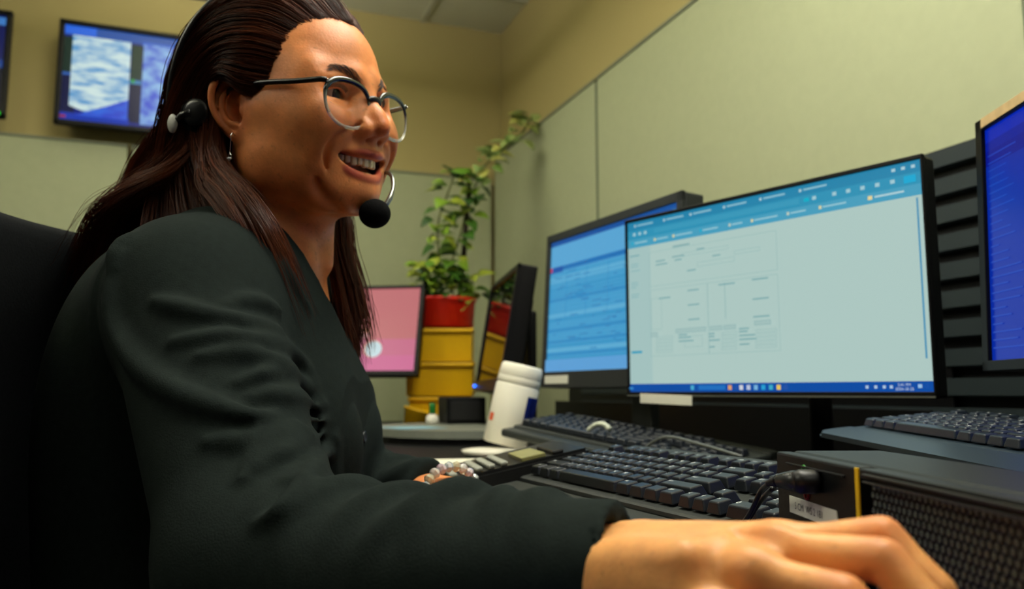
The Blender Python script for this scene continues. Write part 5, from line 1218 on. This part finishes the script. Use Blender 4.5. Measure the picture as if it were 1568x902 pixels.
# papers
def sheet(name, label, loc, rz, d, m, cat, curl=.0, group=None):
    b = MB(); b.box((0, 0, .0006), (d[0], d[1], .0010), .0003)
    o = b.build(name, m, None); o.location = loc; o.rotation_euler = (0, 0, rz); tag(o, label, cat, group); return o
M_PAPER = mat('paper', lin((226, 222, 200)), .8)
sheet('paper_sheet', 'white paper sheet under the desk phone', (.36, .985, .7412), .1, (.32, .28), M_PAPER, 'paper')
sheet('paper_sheet', 'cream paper sheet between the far forearm and the bottle', (.42, 1.30, .7412), -.2, (.26, .22), M_PAPER, 'paper')
sheet('notebook_page', 'violet blue sheet lying beside the bracelet', (.335, 1.175, .7440), .3, (.12, .16), mat('violet_paper', lin((56, 62, 160)), .6), 'paper')
# wipes canister, leaning
wc = bpy.data.objects.new('wipes_canister', None); COL.objects.link(wc); tag(wc, 'leaning white plastic canister with ridged lid and blue label', 'canister')
wc.matrix_world = Matrix.Translation((.545, 1.490, .7600)) @ Matrix.Rotation(math.radians(13), 4, Vector((.352, .936, 0)).normalized())
M_WHITE = mat('white_plastic', lin((226, 222, 206)), .45, sss=.05)
MB().lathe([(0, 0), (.040, 0), (.0425, .003), (.0425, .112), (.0395, .118), (0, .118)], 40, None, False).build('body', M_WHITE, wc)
b = MB(); b.lathe([(.0375, .114), (.0420, .118), (.0420, .128), (.0415, .129), (.0415, .1305), (.0420, .1315), (.0405, .150), (.037, .155), (0, .156)], 40, None, False); b.build('lid', M_WHITE, wc)
def arc_label(z0, z1, a0, a1, r, m, nm):
    b = MB(); n = 16; p = [[b.bm.verts.new((r * math.cos(a0 + (a1 - a0) * i / n), r * math.sin(a0 + (a1 - a0) * i / n), z)) for i in range(n + 1)] for z in (z0, z1)]
    for i in range(n): f = b.bm.faces.new([p[0][i], p[0][i + 1], p[1][i + 1], p[1][i]]); f.smooth = True
    bmesh.ops.solidify(b.bm, geom=b.bm.faces[:], thickness=.0003); b.build(nm, m, wc)
arc_label(.030, .098, math.radians(-78), math.radians(-8), .0432, mat('label_blue', lin((28, 62, 190)), .45), 'blue_label_band')
arc_label(.040, .055, math.radians(-178), math.radians(-160), .0432, mat('label_orange', lin((214, 90, 30)), .5), 'orange_label_mark')
tr = empty('paper_tray', (.525, 1.470, .7412)); tag(tr, 'low white plastic dish under the leaning canister', 'dish')
tb_ = MB(); tb_.lathe([(0, 0), (.062, 0), (.070, .010), (.066, .0105), (.058, .012), (0, .014)], 36, None, False); tb_.build('dish', M_WHITE, tr)
bm_ = MB(); bm_.box((.09, -.085, .0125), (.150, .026, .007), .003, Matrix.Rotation(-.35, 3, 'Z')); o = bm_.build('letter_opener', M_WHITE, None); o.location = (.40, 1.22, .7440); tag(o, 'flat white plastic strip between canister and phone', 'strip')
# far phone / shelf with a rounded edge
fs = empty('desk_shelf', (.60, 2.02, .74)); tag(fs, 'low grey rounded shelf on the desk behind the bottle', 'shelf')
poly = [(.10, -.20)] + [(.02 - .24 * math.sin(PI * k / 16), -.02 - .26 * math.cos(PI * k / 16)) for k in range(17)] + [(.10, .24)]
b = MB(); b.prism(poly[::-1], .016, .034); b.build('shelf_top', mat('shelf_grey', lin((120, 124, 112)), .5), fs); b = MB(); b.prism([(x * .96 + .004, y * .96) for x, y in poly][::-1], 0, .0165); b.build('shelf_edge', M_EDGE, fs)
sheet('paper_sheet', 'pale blue paper on the rounded grey shelf', (.47, 1.93, .7745), .2, (.12, .13), mat('pale_blue_paper', lin((130, 170, 184)), .7), 'paper')
sb = empty('small_bottle', (.585, 2.17, .7742)); tag(sb, 'tiny green topped white bottle before the yellow bins', 'bottle')
MB().lathe([(0, 0), (.016, 0), (.018, .006), (.016, .020), (.008, .026), (0, .027)], 20, None, False).build('body', M_WHITE, sb); MB().lathe([(.007, .026), (.009, .027), (.009, .052), (.006, .056), (0, .056)], 16, None, False).build('cap', mat('green_cap', lin((20, 110, 36)), .4), sb)
# dark docking block in front of the corner monitor
db = empty('docking_block', (.665, 2.16, .774)); tag(db, 'small black box between the yellow bins and the bottle', 'box')
MB().box((0, 0, .036), (.11, .09, .072), .004).build('body', M_CASE, db); MB().box((0, -.046, .036), (.09, .003, .05), .001).build('front_panel', M_EDGE, db)
ct_ = empty('cable_trough', (1.125, 1.75, .7405)); tag(ct_, 'low black trough along the wall below the monitors', 'cable trough')
b = MB(); b.box((.02, 0, .085), (.006, 1.5, .17), .001); b.box((-.03, 0, .045), (.006, 1.5, .09), .001); b.box((-.005, 0, .004), (.05, 1.5, .008), .001); b.build('trough', M_CASE, ct_)
nt_ = empty('striped_box', (.640, 1.46, .7405)); tag(nt_, 'small black box with yellow stripes below the older monitor', 'box')
MB().box((0, 0, .030), (.030, .055, .060), .003).build('body', M_EDGE, nt_)
for k in range(3): MB().box((-.0155, 0, .014 + k * .017), (.001, .046, .007), .0003).build('stripe', mat('ochre_stripe', lin((176, 140, 60)), .6) if k == 0 else bpy.data.materials['ochre_stripe'], nt_)
usb = empty('cable_end', (.615, 1.225, .796)); tag(usb, 'pale plastic cable end resting on the far keyboard', 'cable')
MB().tube(smooth_path([(-.012, .02, .000), (-.004, .008, .010), (.004, -.006, .011), (.010, -.018, .003)], 12), [.0035] * 6 + [.0042] * 6, 10).build('plug', mat('pale_plastic', lin((190, 196, 176)), .4), usb)
wl_ = empty('desk_cable', (.60, .95, .745)); tag(wl_, 'thin grey cable arching behind the main keyboard', 'cable')
MB().tube(smooth_path([(.03, .20, .002), (.02, .14, .030), (.01, .06, .052), (.0, -.04, .048), (-.01, -.14, .040)], 24), .0022, 8).build('cord', mat('grey_cord', (.10, .11, .10), .4), wl_)

# ================================================================= YELLOW BINS, RED POT, VINE
M_YEL = mat('yellow_plastic', lin((222, 172, 6)), .42, spec=.45)
def bin_(loc, rz, label, w=.205, d=.20, h=.125):
    o = empty('storage_bin', loc, rz); tag(o, label, 'storage bin', 'stacked yellow storage bins')
    t = .004; b = MB()
    b.box((0, 0, t / 2), (w * .94, d, t), .001); b.box((0, d / 2, h / 2), (w, t, h), .0015)
    for s in (-1, 1): b.prism([(-d / 2 - .01, 0), (d / 2, 0), (d / 2, h), (-d / 2 + .02, h), (-d / 2 - .022, h * .92)][::-1], 0, t, Matrix(((0, 0, 1, s * (w / 2 - .002) - t / 2), (1, 0, 0, 0), (0, 1, 0, 0), (0, 0, 0, 1))))
    b.build('shell', M_YEL, o)
    b = MB(); b.box((0, -d / 2 - .016, h * .45), (w, t, h * .92), .001, Matrix.Rotation(.14, 3, 'X')); b.build('front_lip', M_YEL, o)
    b = MB(); b.box((0, -d / 2 - .028, h * .93), (w + .008, .016, .012), .003); b.build('lip_rim', M_YEL, o)
    b = MB(); b.box((0, 0, h), (w + .006, .010, .008), .002); b.box((w / 2, -.01, h), (.008, d - .05, .008), .002); b.box((-w / 2, -.01, h), (.008, d - .05, .008), .002); b.build('top_rim', M_YEL, o); return o
BA = math.radians(-20)
for k, (z, w, l) in enumerate(((.741, .186, 'lowest yellow storage bin of the stack in the corner'), (.848, .208, 'middle yellow storage bin of the stack in the corner'), (.955, .200, 'topmost yellow storage bin right under the red pot'))): bin_((.733, 2.60, z), BA, l, w, .20, .104)
yl = empty('yellow_box', (.610, 2.455, .741), BA); tag(yl, 'small yellow tub leaning at the foot of the yellow bins', 'storage tub')
b = MB(); b.lathe([(0, 0), (.038, 0), (.050, .060), (.054, .062), (.054, .066), (.047, .066), (.036, .006), (0, .006)], 28, Matrix.Rotation(.25, 4, 'Y'), False); b.build('tub', M_YEL, yl)
pot = empty('potted_vine', (.735, 2.575, 1.066)); tag(pot, 'leafy green vine in a red pot climbing the corner of the fabric wall', 'plant')
b = MB(); b.lathe([(0, 0), (.088, 0), (.094, .004), (.100, .085), (.104, .088), (.104, .098), (.095, .099), (.090, .080), (0, .075)], 36, None, False)
for v_ in b.bm.verts: v_.co.x *= .98; v_.co.y *= .85
b.build('pot', mat('red_plastic', lin((206, 34, 16)), .35, spec=.5), pot)
MB().lathe([(0, .076), (.089, .080), (.0, .090)], 20, None, False).build('soil', mat('soil', (.02, .014, .01), .95, bump=(90, 1)), pot)
MB().tube([(.055, .03, .06), (.085, .075, .28), (.110, .100, .52)], .009, 10).build('stake', mat('stake_brown', lin((46, 34, 22)), .8), pot)
org = V(.735, 2.575, 1.066)
vines = [[(.03, .0, .08), (.02, .01, .20), (.07, .06, .34), (.10, .09, .44), (.14, .10, .53), (.17, .12, .59), (.24, .17, .66), (.33, .21, .74), (.39, .24, .815), (.405, .245, .845)],
         [(-.02, -.02, .08), (-.06, -.03, .16), (-.085, -.02, .19), (-.07, .0, .12)], [(.0, .02, .08), (-.02, .02, .25), (-.02, .03, .36), (.02, .05, .47), (.05, .07, .55)], [(.05, -.01, .08), (.085, .01, .17), (.10, .02, .15), (.095, .0, .09)]]
b = MB()
for v_ in vines: b.tube(smooth_path(v_, 30), .0032, 6)
b.build('stem', mat('stem_green', lin((84, 92, 36)), .6), pot)
lvv, lvf, lvc = [], [], []
lr = random.Random(5)
def leaf(p, d, up, L, c):
    d = Vector(d).normalized(); s = d.cross(Vector(up)); s = s.normalized() if s.length > 1e-3 else Vector((1, 0, 0)); n = s.cross(d)
    o = len(lvv); prof = [(0, 0), (.08, .26), (.25, .40), (.5, .36), (.75, .20), (1, 0)]
    for t, w in prof:
        for q in (-1, 0, 1):
            P = Vector(p) + d * (t * L) + s * (q * w * L) + n * ((abs(q) * w * .35 - .25 * t * t) * L); P.x = min(P.x, .424) if P.z < .83 else P.x; lvv.append(tuple(P)); lvc.append(c)
    for i in range(len(prof) - 1):
        for q in (0, 1): a = o + i * 3 + q; lvf.append((a, a + 1, a + 4, a + 3))
cols = [(84, 124, 30), (56, 98, 26), (116, 150, 40), (150, 164, 54), (44, 78, 26)]
for vi, v_ in enumerate(vines):
    pts = smooth_path(v_, 60); n = (100, 26, 44, 22)[vi]
    for k in range(n):
        i = int(3 + (56) * k / n); p = pts[i] + np.array([lr.gauss(0, .008) for _ in range(3)]); a = lr.uniform(0, 2 * PI)
        dd = (math.cos(a) - .35, math.sin(a) * .7 - .5, lr.uniform(-.5, .6)); c = lr.choice(cols)
        if vi == 0 and 28 < i: c = lr.choice([(150, 166, 96), (126, 150, 84), (176, 176, 90), (104, 132, 60)])
        q = V(*dd); q /= np.linalg.norm(q); pe = p + q * lr.uniform(.012, .03); leaf(pe, q + V(0, 0, -.25), (lr.gauss(0, .4), -.5, 1), lr.uniform(.042, .070), c)
for k in range(44):
    a = lr.uniform(0, 2 * PI); p = V(math.cos(a) * .06, math.sin(a) * .05 - .01, lr.uniform(.09, .16)); leaf(p, (math.cos(a), math.sin(a) - .4, lr.uniform(-.2, .8)), (0, 0, 1), lr.uniform(.035, .055), lr.choice(cols))
me = bpy.data.meshes.new('foliage'); me.from_pydata(lvv, [], lvf); ca = me.color_attributes.new('leaf', 'FLOAT_COLOR', 'POINT'); ca.data.foreach_set('color', np.array([(*lin(c), 1) for c in lvc], np.float32).ravel())
for p in me.polygons: p.use_smooth = True
M_LEAF = mat('leaf_green', (.1, .2, .03), .45, spec=.4); at_ = M_LEAF.node_tree.nodes.new('ShaderNodeAttribute'); at_.attribute_name = 'leaf'; M_LEAF.node_tree.links.new(at_.outputs['Color'], M_LEAF.node_tree.nodes['Principled BSDF'].inputs['Base Color'])
fo = link('foliage', me, M_LEAF, pot); sm = fo.modifiers.new('thick', 'SOLIDIFY'); sm.thickness = .0008

# ================================================================= CHAIR
c0 = lv(V(-.46, .755, 0)); chr_ = bpy.data.objects.new('office_chair', None); COL.objects.link(chr_); chr_.location = tuple(c0); chr_.rotation_euler = (0, 0, -YAW); tag(chr_, 'black fabric office chair behind the person in the sweater', 'chair')
M_CHAIR = mat('chair_fabric', (.006, .0072, .008), .95, spec=.1, bump=(500, .5), noise=(300, .5))
b = MB(); n = 14
grid = []
for i in range(n + 1):
    y = -.215 + .43 * i / n; col_ = []
    for j in range(n + 1):
        z = .56 + .475 * j / n; y_ = y * (1 - .10 * max(0, (j / n - .6) / .4) ** 2); cv_ = .05 * (y / .215) ** 2 - .035 * math.sin(PI * min(1, j / n * 1.2))
        col_.append((cv_ - .055, y_, z))
    grid.append(col_)
fr_ = [[b.bm.verts.new(p) for p in c] for c in grid]
for i in range(n):
    for j in range(n): b.bm.faces.new([fr_[i][j], fr_[i + 1][j], fr_[i + 1][j + 1], fr_[i][j + 1]])
o = b.build('backrest', M_CHAIR, chr_); md = o.modifiers.new('t', 'SOLIDIFY'); md.thickness = .065; md.offset = 0; md = o.modifiers.new('b', 'BEVEL'); md.width = .022; md.segments = 3; md.limit_method = 'ANGLE'; md.angle_limit = .9
for p in o.data.polygons: p.use_smooth = True
MB().box((.20, .08, .425), (.48, .48, .08), .03, None, 4).build('seat', M_CHAIR, chr_)
MB().tube(smooth_path([(-.10, 0, .70), (-.135, 0, .55), (-.08, 0, .40), (.10, .05, .375)], 14), .022, 10, False, .5).build('back_bracket', M_EDGE, chr_)
for s in (-1, 1):
    MB().tube(smooth_path([(.16, .08 + s * .20, .385), (.16, .08 + s * .285, .42), (.15, .08 + s * .29, .60)], 12), .014, 10).build('arm_support', M_EDGE, chr_)
    MB().box((.10, .08 + s * .285, .612), (.26, .075, .03), .012, None, 3).build('armrest', mat('armrest_rubber', (.02, .022, .022), .5), chr_)
MB().tube([(.18, .08, .385), (.18, .08, .10)], .026, 16).build('gas_column', M_EDGE, chr_)
for k in range(5):
    a = 2 * PI * k / 5 + .3; e = Vector((.18 + .29 * math.cos(a), .08 + .29 * math.sin(a), .075)); MB().tube([(.18, .08, .115), e], [.026, .016], 10, False, .6).build('base_leg', M_EDGE, chr_)
    MB().lathe([(0, -.022), (.024, -.022), (.028, -.016), (.028, .016), (.024, .022), (0, .022)], 18, Matrix.Translation((e.x, e.y, .029)) @ Matrix.Rotation(PI / 2, 4, 'X') @ Matrix.Rotation(a, 4, 'Y'), False).build('caster', M_EDGE, chr_)
# ================================================================= LIGHT
for x, y, e, l, u in ((.50, .62, 23, 'ceiling light with added uplight over the near part of the desk', 20), (-.10, 2.25, 4, 'ceiling light with added uplight in front of the far wall screens', 10), (-1.6, 1.00, 6, 'ceiling light with added uplight over the middle of the room', 26), (.40, -1.60, 1.5, 'ceiling light at the near end of the room', 0)):
    o = troffer(x, y, e, u); o['label'] = l; o['group'] = 'ceiling lights'
W = bpy.data.worlds.new('room_air'); SC.world = W; W.use_nodes = True
W.node_tree.nodes['Background'].inputs[0].default_value = (.5, .48, .40, 1); W.node_tree.nodes['Background'].inputs[1].default_value = .004
cd = bpy.data.cameras.new('camera'); cam = bpy.data.objects.new('camera', cd); COL.objects.link(cam)
cd.sensor_width = 36; cd.lens = 36 * 1250 / 1568.0; cd.clip_start = .02
cam.location = EYE; cam.rotation_euler = (PI / 2 + PITCH, 0, -YAW)
cd.dof.use_dof = True; cd.dof.focus_distance = .60; cd.dof.aperture_fstop = 7.2
SC.camera = cam
VS = SC.view_settings; SC.display_settings.display_device = 'sRGB'; VS.view_transform = 'Standard'; VS.look = 'None'; VS.gamma = 1; VS.use_curve_mapping = False; VS.exposure = -0.08
SC.cycles.use_denoising = True
SC.cycles.max_bounces = 8; SC.cycles.diffuse_bounces = 3; SC.cycles.glossy_bounces = 4; SC.cycles.transmission_bounces = 8
